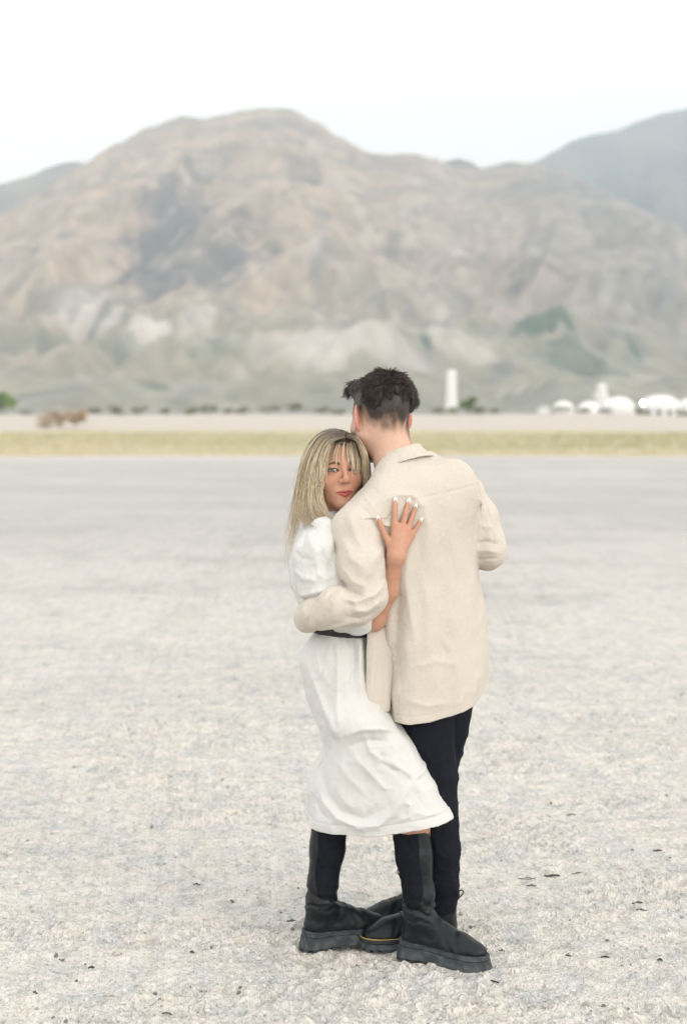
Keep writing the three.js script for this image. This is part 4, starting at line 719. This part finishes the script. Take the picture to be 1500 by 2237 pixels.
    rows.forEach(([x, y], i) => { const z = 0.020, g = new THREE.TubeGeometry(new THREE.CatmullRomCurve3([[x, y - 0.008, z], [x - 0.003, y + 0.001, 0], [x - 0.006, y - 0.006, -z]].map(p => new THREE.Vector3(...p))), 8, 0.0021, 6); part('lace', g, laceM, b); });
    const [lx, ly] = rows[5]; for (const s of [-1, 1]) part('lace_bow', new THREE.TubeGeometry(new THREE.CatmullRomCurve3([[lx, ly, 0], [lx + 0.020, ly + 0.030, s * 0.012], [lx + 0.048, ly + 0.034, s * 0.024], [lx + 0.044, ly + 0.016, s * 0.022], [lx + 0.012, ly + 0.002, s * 0.008], [lx, ly, 0]].map(p => new THREE.Vector3(...p))), 30, 0.0018, 6), laceM, b);
    const hx = shaft[shaft.length - 1][0] - shaft[shaft.length - 1][3]; part('pull_loop', new THREE.TubeGeometry(new THREE.CatmullRomCurve3([[hx + 0.006, ytop - 0.06, 0.003], [hx - 0.010, ytop - 0.028, 0.005], [hx - 0.030, ytop - 0.010, 0.003], [hx - 0.035, ytop - 0.016, -0.002], [hx - 0.018, ytop - 0.034, -0.004], [hx + 0.004, ytop - 0.055, -0.003]].map(p => new THREE.Vector3(...p))), 26, 0.0026, 6), loopM, b);
  }
  return b;
}
const docs = { L: 0.315, w: 0.049, sole: 0.034, band: 0.010, lug: 0.007, flare: 0.002, pitch: 0.022, pinch: 0.6, laced: true, top: 0.172, shaft: [[0.058, 0.10, 0, 0.045], [0.062, 0.14, 0, 0.046], [0.062, 0.19, 0, 0.048]] };
boot(man, 'boot', 'black laced boot with yellow welt stitching, nearer one', [0.362, -0.004, -0.006], Math.PI + 0.22, docs);
boot(man, 'boot', 'black laced boot with a tied bow, farther one', [0.340, -0.004, -0.140], Math.PI + 0.10, { ...docs, L: 0.288 });
// ---------------------------------------------------------------- the woman
const woman = thing('person', 'person with long blond hair in a white belted dress and tall black boots', 'person');
const ZH = -0.04;
const bodice = loft([[1122, 700, 752, -0.03, 0.06, 2.2], [1140, 678, 765, -0.03, 0.10, 2.2], [1165, 652, 775, -0.03, 0.140, 2.3], [1200, 640, 782, -0.03, 0.158, 2.3], [1250, 634, 785, -0.03, 0.155, 2.3], [1300, 640, 788, -0.03, 0.142, 2.3], [1345, 668, 794, -0.03, 0.128, 2.3], [1378, 690, 803, -0.03, 0.118, 2.3]], 0.03);
const skirt = loft([[1368, 698, 800, -0.02, 0.112, 2.3], [1385, 694, 806, -0.02, 0.122, 2.3], [1402, 679, 807, -0.02, 0.130, 2.3], [1422, 664, 808, -0.015, 0.138, 2.3], [1449, 648, 810, -0.015, 0.145, 2.3], [1475, 652, 814, -0.01, 0.148, 2.3], [1520, 665, 826, 0.0, 0.150, 2.3], [1570, 683, 862, 0.03, 0.166, 2.3], [1610, 697, 893, 0.04, 0.160, 2.3], [1645, 704, 916, 0.05, 0.152, 2.3], [1690, 688, 940, 0.055, 0.148, 2.3], [1740, 675, 963, 0.06, 0.146, 2.4], [1790, 669, 992, 0.065, 0.146, 2.6], [1840, 667, 1002, 0.065, 0.146, 2.2]], 0.1, 0.22);
const wSleeve = chain([WR(706, 1172, 0.085, 0.062), WR(694, 1215, 0.125, 0.068), WR(706, 1275, 0.135, 0.070), WR(745, 1325, 0.125, 0.062), WR(785, 1352, 0.125, 0.052)], 0.03);
const wSleeveFar = chain([WR(720, 1172, -0.15, 0.058), WR(735, 1240, -0.20, 0.062), WR(790, 1290, -0.23, 0.055), WR(840, 1270, -0.22, 0.045)], 0.03);
const skirtFolds = folds([
  [[[735, 1388], [738, 1450], [735, 1540], [742, 1630]], 0.007, 0.010], [[[765, 1388], [772, 1440], [768, 1520]], -0.009, 0.012], [[[700, 1390], [690, 1440], [700, 1500]], 0.007, 0.014], [[[790, 1390], [786, 1450], [790, 1550]], 0.008, 0.010],
  [[[662, 1450], [690, 1520], [720, 1590], [745, 1630]], 0.012, 0.018], [[[700, 1560], [720, 1610], [735, 1640]], -0.009, 0.012],
  [[[690, 1725], [705, 1760], [735, 1792], [780, 1808], [825, 1800], [860, 1770], [880, 1735], [905, 1700]], 0.013, 0.013], [[[706, 1650], [700, 1700], [712, 1745], [745, 1780], [795, 1790], [840, 1765], [865, 1725]], -0.010, 0.017],
  [[[745, 1612], [790, 1592], [830, 1590], [862, 1600]], 0.012, 0.012], [[[760, 1635], [800, 1618], [850, 1620]], -0.008, 0.010], [[[795, 1600], [808, 1640], [850, 1672]], 0.008, 0.010], [[[770, 1650], [810, 1690], [850, 1730]], 0.006, 0.011], [[[850, 1660], [880, 1680], [905, 1698]], 0.008, 0.010], [[[905, 1700], [925, 1690], [935, 1680]], 0.009, 0.009], [[[880, 1745], [895, 1755], [892, 1780], [865, 1790]], 0.007, 0.008], [[[905, 1700], [930, 1740], [965, 1785]], 0.005, 0.014],
  [[[720, 1655], [760, 1700], [800, 1740]], 0.006, 0.014], [[[830, 1640], [835, 1665], [870, 1690]], -0.006, 0.009], [[[720, 1800], [700, 1790], [688, 1760]], -0.005, 0.007], [[[900, 1770], [930, 1778], [962, 1776]], 0.003, 0.007],
], 0.2);
const bodiceFolds = folds([
  [[[672, 1160], [690, 1200], [700, 1260]], 0.007, 0.014], [[[640, 1240], [662, 1258], [700, 1262]], 0.007, 0.011], [[[650, 1300], [680, 1290], [712, 1280]], 0.008, 0.010], [[[655, 1315], [690, 1305], [725, 1290]], -0.008, 0.008], [[[700, 1170], [722, 1215], [735, 1260]], 0.008, 0.012], [[[735, 1180], [722, 1230], [728, 1280]], -0.010, 0.012], [[[645, 1200], [660, 1215], [690, 1220]], -0.005, 0.010], [[[690, 1245], [715, 1258], [738, 1250]], 0.006, 0.010], [[[668, 1152], [664, 1190], [655, 1230]], -0.0028, 0.004, 0],
], 0.12);
const hemW = [[640, 1824], [680, 1826], [720, 1826], [760, 1824], [800, 1822], [830, 1819], [860, 1813], [900, 1806], [945, 1799], [985, 1793], [1010, 1790]].map(([a, b]) => W(a, b, 0.17).slice(0, 2));
const dressWave = (x, y, z) => 0.0055 * n3(x * 7 + 9, y * 5, z * 7) + 0.0018 * n3(x * 18 + 5, y * 13, z * 18) + 0.0005 * n3(x * 50, y * 42, z * 50);
const dressField = (x, y, z) => {
  let s = skirt(x, y, z), b = bodice(x, y, z); const s0 = s, hem = interp(hemW, x);
  if (s < 0.05) s -= (z > 0.02 ? 1 : 0.3) * skirtFolds(x, y) + dressWave(x, y, z) * 0.9 + crumple(x, y, z, 0.9) + 0.010 * sstep(0.95, 0.5, y) * Math.sin(Math.atan2(z - 0.05, x - 0.1) * 9 + 2 * n3(x * 3, y * 2, z * 3)) * sstep(0.1, -0.05, z);
  s += 0.0018 * Math.exp(-(((y - hem - 0.030) / 0.0030) ** 2)); const s1 = s; s = Math.max(s, hem - y); s = Math.max(s, -Math.max(s1 + 0.013, y - hem - 0.05));
  b = smin(b, wSleeve(x, y, z), 0.03); b = smin(b, wSleeveFar(x, y, z), 0.03);
  if (b < 0.05) b -= bodiceFolds(x, y) * (z > 0 ? 1 : 0.3) + dressWave(x * 1.2, y * 1.2, z * 1.2) * 1.1 + crumple(x, y, z, 0.9);
  return smin(s, b, 0.012);
};
const cottonM = new THREE.MeshPhysicalMaterial({ vertexColors: true, roughness: 0.92, sheen: 0.2, sheenRoughness: 0.8, specularIntensity: 0.2 });
{
  const cotton = cloth(0.57, 0.56, 0.545, 0.02);
  const dress = part('dress', skin(dressField, [-0.24, 0.30, -0.34], [0.43, 1.40, 0.34], 0.0044, cotton, 2.2), cottonM, woman);
  const yb = W(0, 1377, 0.1)[1]; part('belt', skin((x, y, z) => Math.max(Math.min(bodice(x, Math.max(y, yb + 0.002), z), skirt(x, y, z)) - 0.011, Math.abs(y - yb + 0.05 * x) - 0.020, -(bodice(x, Math.max(y, yb), z) + 0.01)), [-0.16, yb - 0.05, -0.2], [0.14, yb + 0.05, 0.16], 0.004, cloth(0.012, 0.013, 0.016, 0.1), 2.5), new THREE.MeshStandardMaterial({ vertexColors: true, roughness: 0.6 }), dress);
  const C = W(712, 1132, -0.03); part('collar', skin((x, y, z) => { const u = x - C[0], h = y - C[1], v = z - C[2], r = hyp(u, v) - 0.062 + h * 0.5; return smax(Math.abs(r) - 0.003, Math.abs(h) - 0.022 - 0.004 * Math.sin(Math.atan2(v, u) * 2), 0.003); }, [C[0] - 0.1, C[1] - 0.05, C[2] - 0.1], [C[0] + 0.1, C[1] + 0.05, C[2] + 0.1], 0.003, cotton, 2), cottonM, dress);
}
{ // skin: head, neck, the bare forearm and hand, knees
  const base = [0.455, 0.24, 0.16], B = [], hm = placedHead(W(732, 1026, ZH), 0.31, -0.02, 0.035, 1.05), f = headField(false, chain(ownSpace(hm, [WR(716, 1165, -0.03, 0.062), WR(722, 1112, -0.05, 0.050), WR(728, 1060, -0.06, 0.048)]), 0.02));
  const g = skin(f, [-0.1, -0.24, -0.125], [0.1, 0.13, 0.13], 0.0017, faceColor(base, { lip: [0.34, 0.08, 0.07], eyeshade: 0.75, brow: [0.055, 0.03, 0.022] })); g.applyMatrix4(hm); B.push(g);
  const flesh = (x, y, z) => { const q = 1 + 0.05 * n3(x * 40, y * 40, z * 40) + 0.03 * n3(x * 160, y * 160, z * 160); return [base[0] * q, base[1] * q, base[2] * q]; };
  const torso = chain([WR(718, 1190, -0.03, 0.065), WR(746, 1370, -0.03, 0.052), WR(745, 1480, 0.0, 0.075)], 0.05), legR = chain([WR(765, 1500, 0.03, 0.075), WR(880, 1700, 0.10, 0.062), [0.206, 0.43, 0.128, 0.0555], [0.21, 0.37, 0.13, 0.05], [0.225, 0.25, 0.145, 0.04]], 0.03), legL = chain([WR(740, 1500, -0.05, 0.075), WR(772, 1680, 0.03, 0.05), [-0.030, 0.42, 0.050, 0.042], [-0.038, 0.38, 0.050, 0.044], [-0.058, 0.25, 0.05, 0.036]], 0.03), armF = chain([WR(720, 1180, -0.14, 0.045), WR(790, 1290, -0.23, 0.038), WR(850, 1265, -0.215, 0.03)], 0.02);
  B.push(skin((x, y, z) => smin(smin(torso(x, y, z), smin(legR(x, y, z), legL(x, y, z), 0.03), 0.04), armF(x, y, z), 0.03), [-0.2, 0.12, -0.36], [0.35, 1.36, 0.26], 0.009, flesh));
  // right hand spread on his back
  const on = (px, py, r, lift = 0) => { const p = W(px, py, 0.13); const z = surfaceZ(jacketField, p[0], p[1]), q = W(px, py, z); return [q[0], q[1], z + r * 0.75 + lift, r]; };
  const wrist = on(864, 1216, 0.022, 0.010), F = [
    [on(852, 1190, 0.0120, 0.006), on(840, 1168, 0.0105, 0.004), on(832, 1148, 0.0090, 0.002), on(826, 1133, 0.0072)],
    [on(862, 1150, 0.0105, 0.004), on(861, 1120, 0.0088, 0.003), on(862, 1105, 0.0080, 0.001), on(863, 1093, 0.0068)],
    [on(877, 1152, 0.0105, 0.004), on(885, 1122, 0.0088, 0.003), on(889, 1106, 0.0080, 0.001), on(892, 1095, 0.0068)],
    [on(889, 1158, 0.0100, 0.004), on(899, 1130, 0.0084, 0.003), on(904, 1116, 0.0076, 0.001), on(907, 1106, 0.0064)],
    [on(897, 1170, 0.0092, 0.003), on(909, 1152, 0.0074, 0.002), on(915, 1143, 0.0066, 0.001), on(919, 1136, 0.0056)]];
  const hand = handField([...wrist.slice(0, 3), 0.032], F), elbow = WR(816, 1352, 0.118, 0.035), mid = WR(846, 1290, 0.150, 0.031), wr2 = [wrist[0], wrist[1], wrist[2], 0.0235];
  const fore = chain([WR(770, 1330, 0.115, 0.038), elbow, mid, wr2], 0.02), knuckle = (x, y, z) => { let k = 0; for (let i = 1; i < 5; i++) for (let j = 0; j < 2; j++) { const p = F[i][j]; k = Math.max(k, (j ? 0.6 : 1) * Math.exp(-((x - p[0]) ** 2 + (y - p[1]) ** 2) / (j ? 5e-5 : 9e-5))); } return k; };
  const lo = [W(760, 0, 0.1)[0], W(0, 1400, 0.1)[1], 0.05], hi = [W(935, 0, 0.1)[0], W(0, 1075, 0.1)[1], 0.24];
  B.push(skin((x, y, z) => smin(hand(x, y, z), fore(x, y, z), 0.014), lo, hi, 0.0021, (x, y, z) => { const c = flesh(x, y, z); return mix3(c, [c[0] * 1.02, c[1] * 0.76, c[2] * 0.72], 0.55 * knuckle(x, y, z)); }));
  const wl = W(850, 1265, -0.215); { const [h, Q] = simpleHand(wl, unit([1, 0.3, 0.15]), [0, 0, 1], unit([-0.3, 1, 0]), 0.88, 0.3); B.push(skin(h, ...handBox(Q, wl), 0.003, flesh)); }
  const body = part('body', mergeGeometries(B), skinM, woman);
  for (const s of [-1, 1]) eyeball(body, hm, s, [-0.31, 0.02, 1], [0.045, 0.038, 0.028]);
  // long pale finger nails
  const nailM = phys(0.86, 0.80, 0.77, 0.25, { clearcoat: 0.6 });
  F.forEach((c, i) => {
    const a = c[2], b = c[3], u = unit([b[0] - a[0], b[1] - a[1], b[2] - a[2]]), r = b[3], L = i ? 0.0105 : 0.011, nf = (x, y, z) => { const p = [x - b[0], y - b[1], z - b[2]], t = p[0] * u[0] + p[1] * u[1] + p[2] * u[2], q = [p[0] - u[0] * t, p[1] - u[1] * t, p[2] - u[2] * t], wdt = r * 0.80 * (1 - 0.85 * sstep(0.15, 1, t / L)); const side = -q[0] * u[1] + q[1] * u[0], out = q[2]; return Math.max(Math.abs(out - r * 0.72 + side * side * 45) - 0.0014, Math.abs(side) - wdt, -t - 0.006, t - L); };
    part('nail', skin(nf, [b[0] - 0.02, b[1] - 0.02, b[2] - 0.02], [b[0] + 0.02, b[1] + 0.02, b[2] + 0.02], 0.0011, null, 3), nailM, body);
  });
  // hair: a mass that lies on the skull and falls to the left, with long locks over it
  const inv = hm.clone().invert(), v = new THREE.Vector3(), Z = z => ZH + z;
  const guides = {
    left: [
      [[752, 956, .088], [724, 966, .098], [708, 998, .096], [702, 1042, .086], [698, 1085, .085], [708, 1118, .115], [736, 1144, .14]],
      [[751, 949, .07], [714, 958, .082], [691, 1000, .076], [682, 1050, .07], [677, 1090, .075], [684, 1124, .12], [716, 1150, .17]],
      [[749, 944, .045], [704, 953, .052], [677, 1000, .05], [665, 1050, .046], [659, 1095, .055], [661, 1130, .10], [684, 1156, .18]],
      [[747, 941, .01], [700, 950, .004], [668, 1000, .0], [655, 1055, .0], [649, 1100, .005], [646, 1142, .03], [640, 1190, .05]],
      [[745, 942, -.03], [697, 955, -.045], [666, 1005, -.055], [653, 1060, -.055], [645, 1110, -.05], [635, 1170, -.04], [629, 1240, -.03]],
      [[743, 950, -.07], [706, 968, -.09], [676, 1020, -.10], [661, 1075, -.10], [650, 1130, -.085], [633, 1205, -.07], [642, 1325, -.04]]],
    right: [
      [[757, 956, .088], [778, 964, .094], [791, 988, .086], [796, 1020, .072], [798, 1050, .058], [799, 1080, .04], [799, 1105, .02]],
      [[757, 948, .06], [782, 956, .064], [797, 988, .05], [801, 1028, .03], [802, 1070, .01], [798, 1110, .0], [790, 1150, -.02]],
      [[756, 944, .01], [785, 956, -.0], [800, 995, -.02], [803, 1040, -.04], [800, 1090, -.05], [788, 1140, -.06], [770, 1190, -.07]],
      [[752, 945, -.04], [775, 962, -.07], [788, 1005, -.1], [788, 1055, -.11], [780, 1110, -.1], [765, 1160, -.09], [745, 1215, -.09]]]
  };
  const G = {}; for (const k in guides) G[k] = guides[k].map(g => spline(g.map(([a, b, c]) => W(a, b, Z(c))), 26));
  const mixG = (g, t) => { const s = t * (g.length - 1), i = Math.min(g.length - 2, s | 0), u = s - i; return g[i].map((p, k) => mix3(p, g[i + 1][k], u)); };
  const blond = [[0.69, 0.55, 0.37], [0.50, 0.39, 0.255], [0.83, 0.71, 0.52], [0.26, 0.195, 0.13], [0.63, 0.525, 0.38]], roots = [[0.055, 0.042, 0.033], [0.085, 0.066, 0.05], [0.18, 0.145, 0.105]];
  const L = [], tone = () => { const c = blond[rnd() * 5 | 0], k = rr(0.8, 1.15); return c.map(e => e * k); };
  const clump = (curve, n, spread, w, cut, light, wave = 1) => {
    const ph = rr(0, 6.28), fq = rr(4, 8), amp = rr(0.002, 0.010) * wave;
    for (let i = 0; i < n; i++) {
      const ox = rr(-1, 1) * spread, oz = rr(-1, 1) * spread, oy = rr(-1, 1) * spread * 0.5, end = Math.round((curve.length - 1) * clamp(cut * rr(0.82, 1.05), 0.3, 1)), jt = rr(0.6, 1.5), pts = [];
      for (let k = 0; k <= end; k++) { const t = k / (curve.length - 1), s = 0.35 + 0.8 * Math.sin(Math.PI * clamp(t * 0.8)) + 0.25 * t, wv = amp * Math.sin(fq * t * 2 + ph) * t * jt, p = curve[k]; pts.push([p[0] + ox * s + wv, p[1] + oy * s * (k ? 1 : 0.6), p[2] + oz * s + wv * 0.8]); }
      if (pts.length > 3) L.push({ dye: light ? 0.3 : 0.45, p: pts, w: w * rr(0.7, 1.3), c0: roots[rnd() * 3 | 0], c1: tone() });
    }
  };
  for (let i = 0; i < 230; i++) { const t = Math.pow(rnd(), 1.3); clump(mixG(G.left, t), 12, 0.0075, 0.0009, t > 0.5 ? rr(0.58, 0.82) : rr(0.78, 1), false); }
  for (let i = 0; i < 70; i++) clump(mixG(G.right, rnd()), 8, 0.005, 0.0011, rr(0.7, 1), false);
  for (let i = 0; i < 26; i++) clump(mixG(G.left, rr(0.6, 1)), 3, 0.010, 0.0008, 1, true, 2);            // loose ends down the back
  for (let i = 0; i < 60; i++) clump(mixG(G.left, rr(0, 0.42)), 9, 0.006, 0.0009, rr(0.92, 1.05), rnd() > 0.4, 1.2);
  // fringe: thin locks parted over the forehead
  for (let n = 0; n < 46; n++) {
    const i = n * 30 / 46 | 0, u = i < 11 ? rr(0, 0.22) : i < 18 ? rr(0.2, 0.78) : rr(0.74, 1), px = lerp(701, 790, u), e = lerp(-7, 7, u) + rr(-2, 2), len = i < 9 ? rr(56, 82) : i > 21 ? rr(40, 70) : rr(20, 38), x0 = lerp(744, 766, u);
    const at = (a, b) => { const p = W(a, b, ZH + 0.09); let z = 0.14; for (let q = 0; q < 90; q++) { v.set(p[0], p[1], z).applyMatrix4(inv); if (f(v.x, v.y, v.z) < 0.0075) break; z -= 0.002; } return W(a, b, z); };
    const fr = spline([at(x0, 947), at(lerp(x0, px, 0.6), 966), at(px, 990), at(px + e * 0.5, 990 + len * 0.45), at(px + e, 985 + len)], 16); clump(fr, i > 10 && i < 17 ? 4 : 7, 0.0024, 0.0010, 1, true, 0.1);
  }
  const mass = [chain([WR(740, 985, Z(-0.03), 0.058), WR(697, 1020, Z(-0.035), 0.046), WR(682, 1075, Z(-0.02), 0.042), WR(682, 1120, Z(0.0), 0.036)], 0.03), chain([WR(765, 990, Z(-0.045), 0.045), WR(776, 1040, Z(-0.07), 0.036), WR(770, 1100, Z(-0.08), 0.032)], 0.03), chain([WR(690, 1030, Z(0.03), 0.028), WR(684, 1085, Z(0.038), 0.026), WR(700, 1132, Z(0.06), 0.020)], 0.02)];
  const cw = (x, y, z) => {
    v.set(x, y, z).applyMatrix4(inv);
    let d = f(v.x, v.y, v.z) * 1.05 - 0.010; const line = v.y - 0.075 + 0.11 * sstep(0.06, -0.03, v.z) + 0.02 * sstep(0.05, 0.0, v.z);   // hairline
    d = smax(d, -line, 0.012);
    d = smin(d, Math.min(mass[0](x, y, z), mass[1](x, y, z), mass[2](x, y, z)), 0.02);
    return d - 0.0016 * n3(x * 55, y * 9, z * 55) - 0.001 * n3(x * 150, y * 20, z * 150);
  };
  const hair = part('hair', skin(cw, [-0.2, 1.26, -0.22], [0.13, 1.68, 0.11], 0.003, (x, y, z) => { v.set(x, y, z).applyMatrix4(inv); const k = 0.5 + 0.5 * n3(x * 120, y * 14, z * 120), c = mix3(blond[3], blond[0], k), rt = sstep(0.03, 0.075, v.y + 0.02 * n3(x * 60, y * 10, z * 60)); return mix3(c, roots[1], rt * 0.95); }), hairM, woman);
  tag(part('locks', locks(L), hairM, hair), null, null, null, 'stuff');
}
const tall = { L: 0.290, w: 0.0435, taper: 0.24, toe: 0.034, sole: 0.062, band: 0.016, lug: 0.010, flare: 0.006, pitch: 0.030, pinch: 1, knit: -0.08, weltRubber: true, top: 0.405 };
boot(woman, 'boot', 'tall black boot with elastic side panels, stepped forward', [0.178, -0.006, 0.125], -0.47, { ...tall, shaft: [[0.062, 0.15, 0, 0.046], [0.060, 0.21, 0, 0.0465], [0.042, 0.32, -0.004, 0.054], [0.026, 0.43, -0.010, 0.060]] });
boot(woman, 'boot', 'tall black boot with elastic side panels, the rear one', [-0.126, -0.006, 0.078], 0.42, { ...tall, shaft: [[0.062, 0.15, 0, 0.045], [0.066, 0.21, 0.002, 0.0455], [0.080, 0.32, 0.006, 0.053], [0.090, 0.43, 0.010, 0.059]] });
// ---------------------------------------------------------------- what lies on the lake bed
{
  const twigM = [mat(0.045, 0.035, 0.025, 0.95), mat(0.09, 0.06, 0.04, 0.95), mat(0.06, 0.06, 0.05, 0.95)], clodM = [mat(0.46, 0.425, 0.385, 1), mat(0.36, 0.335, 0.30, 1)];
  const clod = (r, sd) => { const g = new THREE.IcosahedronGeometry(r, 3), P = g.attributes.position; for (let i = 0; i < P.count; i++) { const x = P.getX(i), y = P.getY(i), z = P.getZ(i), k = 1 + 0.32 * n3(x / r * 1.3 + sd, y / r * 1.3, z / r * 1.3) + 0.16 * n3(x / r * 3.6, y / r * 3.6 + sd, z / r * 3.6); P.setXYZ(i, x * k, y * k * 0.6, z * k * 0.85); } g.computeVertexNormals(); return g; };
  for (const [px, py, w] of [[430, 1935, 16], [672, 1774, 16], [1205, 1910, 34], [1260, 1908, 26], [1390, 1980, 24], [1075, 2145, 30], [637, 2010, 22], [168, 2143, 14], [310, 1310, 30], [1400, 1990, 24], [1240, 2090, 12], [365, 2220, 22], [1160, 1935, 22], [1245, 1778, 26], [1435, 1860, 20], [78, 2165, 12], [1320, 2090, 18], [420, 2085, 10], [1095, 2080, 14], [200, 2120, 12], [1440, 2100, 10], [1150, 1917, 40]]) {
    const p = Wg(px, py), s = w * (EYE[2] - p[2]) / FOCAL, o = thing('twig', py < 1700 ? 'dark scrap of plant far out on the pale lake bed' : px < 750 ? 'small dark twig lying on the pale ground left of the couple' : 'small dark twig lying on the pale ground right of the couple', 'twig', py < 1700 ? undefined : px < 750 ? 'twigs left of the couple' : 'twigs right of the couple'); o.position.set(p[0], groundHeight(p[0], p[2]) + 0.002, p[2]); o.rotation.y = rr(-0.4, 0.4);
    const a = spline([[-s / 2, 0.001, 0], [-s / 6, 0.002, rr(-0.3, 0.3) * s], [s / 6, 0.002, rr(-0.3, 0.3) * s], [s / 2, 0.001, rr(-0.1, 0.1) * s]], 6).map(q => new THREE.Vector3(...q));
    part('stick', new THREE.TubeGeometry(new THREE.CatmullRomCurve3(a, false, 'catmullrom', 0), 5, rr(0.0014, 0.0032), 4), twigM[rnd() * 3 | 0], o);
    const b = spline([[-s / 8, 0.004, 0], [s / 12, 0.008, s * rr(0.1, 0.3)], [s / 5, 0.006, s * rr(0.2, 0.4)]], 4).map(q => new THREE.Vector3(...q)); part('side_shoot', new THREE.TubeGeometry(new THREE.CatmullRomCurve3(b), 5, 0.0014, 4), twigM[rnd() * 3 | 0], o);
  }
  for (const [px, py, r] of [[768, 2094, 0.014], [1052, 2140, 0.012], [1065, 2133, 0.009], [748, 2104, 0.009], [885, 2120, 0.009], [255, 2085, 0.014], [240, 2170, 0.012], [130, 2020, 0.013], [1180, 1850, 0.016], [1360, 1900, 0.014], [1280, 2190, 0.012], [470, 2010, 0.011], [520, 1890, 0.012], [1120, 1880, 0.012]]) {
    const p = Wg(px, py), near = px > 740 && px < 1080, o = part(numbered('dirt_clod'), clod(r, rnd() * 50), clodM[rnd() * 2 | 0], scene); o.position.set(p[0], groundHeight(p[0], p[2]) + r * 0.2, p[2]); o.rotation.y = rr(0, 6);
    tag(o, near ? 'crumb of pale soil kicked up beside the boots' : 'lump of pale soil lying on the dry lake bed', 'clod', near ? 'crumbs beside the boots' : 'lumps on the lake bed');
  }
  const N = 15000, im = new THREE.InstancedMesh(clod(1, 7).toNonIndexed ? new THREE.IcosahedronGeometry(1, 1) : null, new THREE.MeshStandardMaterial({ roughness: 1 }), N), M = new THREE.Object3D(), c = new THREE.Color();
  for (let i = 0; i < N; i++) {
    let x, z; do { z = 1.2 - Math.pow(rnd(), 1.6) * 7; x = rr(-1, 1) * (1.5 + (1.2 - z) * 0.35); } while (n2(x * 1.7, z * 2.6) + 0.5 * n2(x * 6, z * 8) < rr(-0.5, 0.6));
    const s = 0.0012 + 0.0062 * Math.pow(rnd(), 3.5); M.position.set(x, groundHeight(x, z) + s * 0.25, z); M.rotation.set(rr(0, 6), rr(0, 6), rr(0, 6)); M.scale.set(s * rr(0.8, 1.5), s * rr(0.5, 0.9), s * rr(0.8, 1.3)); M.updateMatrix(); im.setMatrixAt(i, M.matrix);
    const k = rr(0, 1); k < 0.05 ? c.setRGB(0.16, 0.145, 0.13) : k < 0.45 ? c.setRGB(0.40, 0.385, 0.36) : c.setRGB(0.57, 0.545, 0.515); im.setColorAt(i, c);
  }
  im.name = 'soil_crumbs'; im.castShadow = im.receiveShadow = true; scene.add(im); tag(im, 'fine crumbs and grit scattered over the lake bed', 'grit', null, 'stuff');
}
renderer.render(scene, camera);
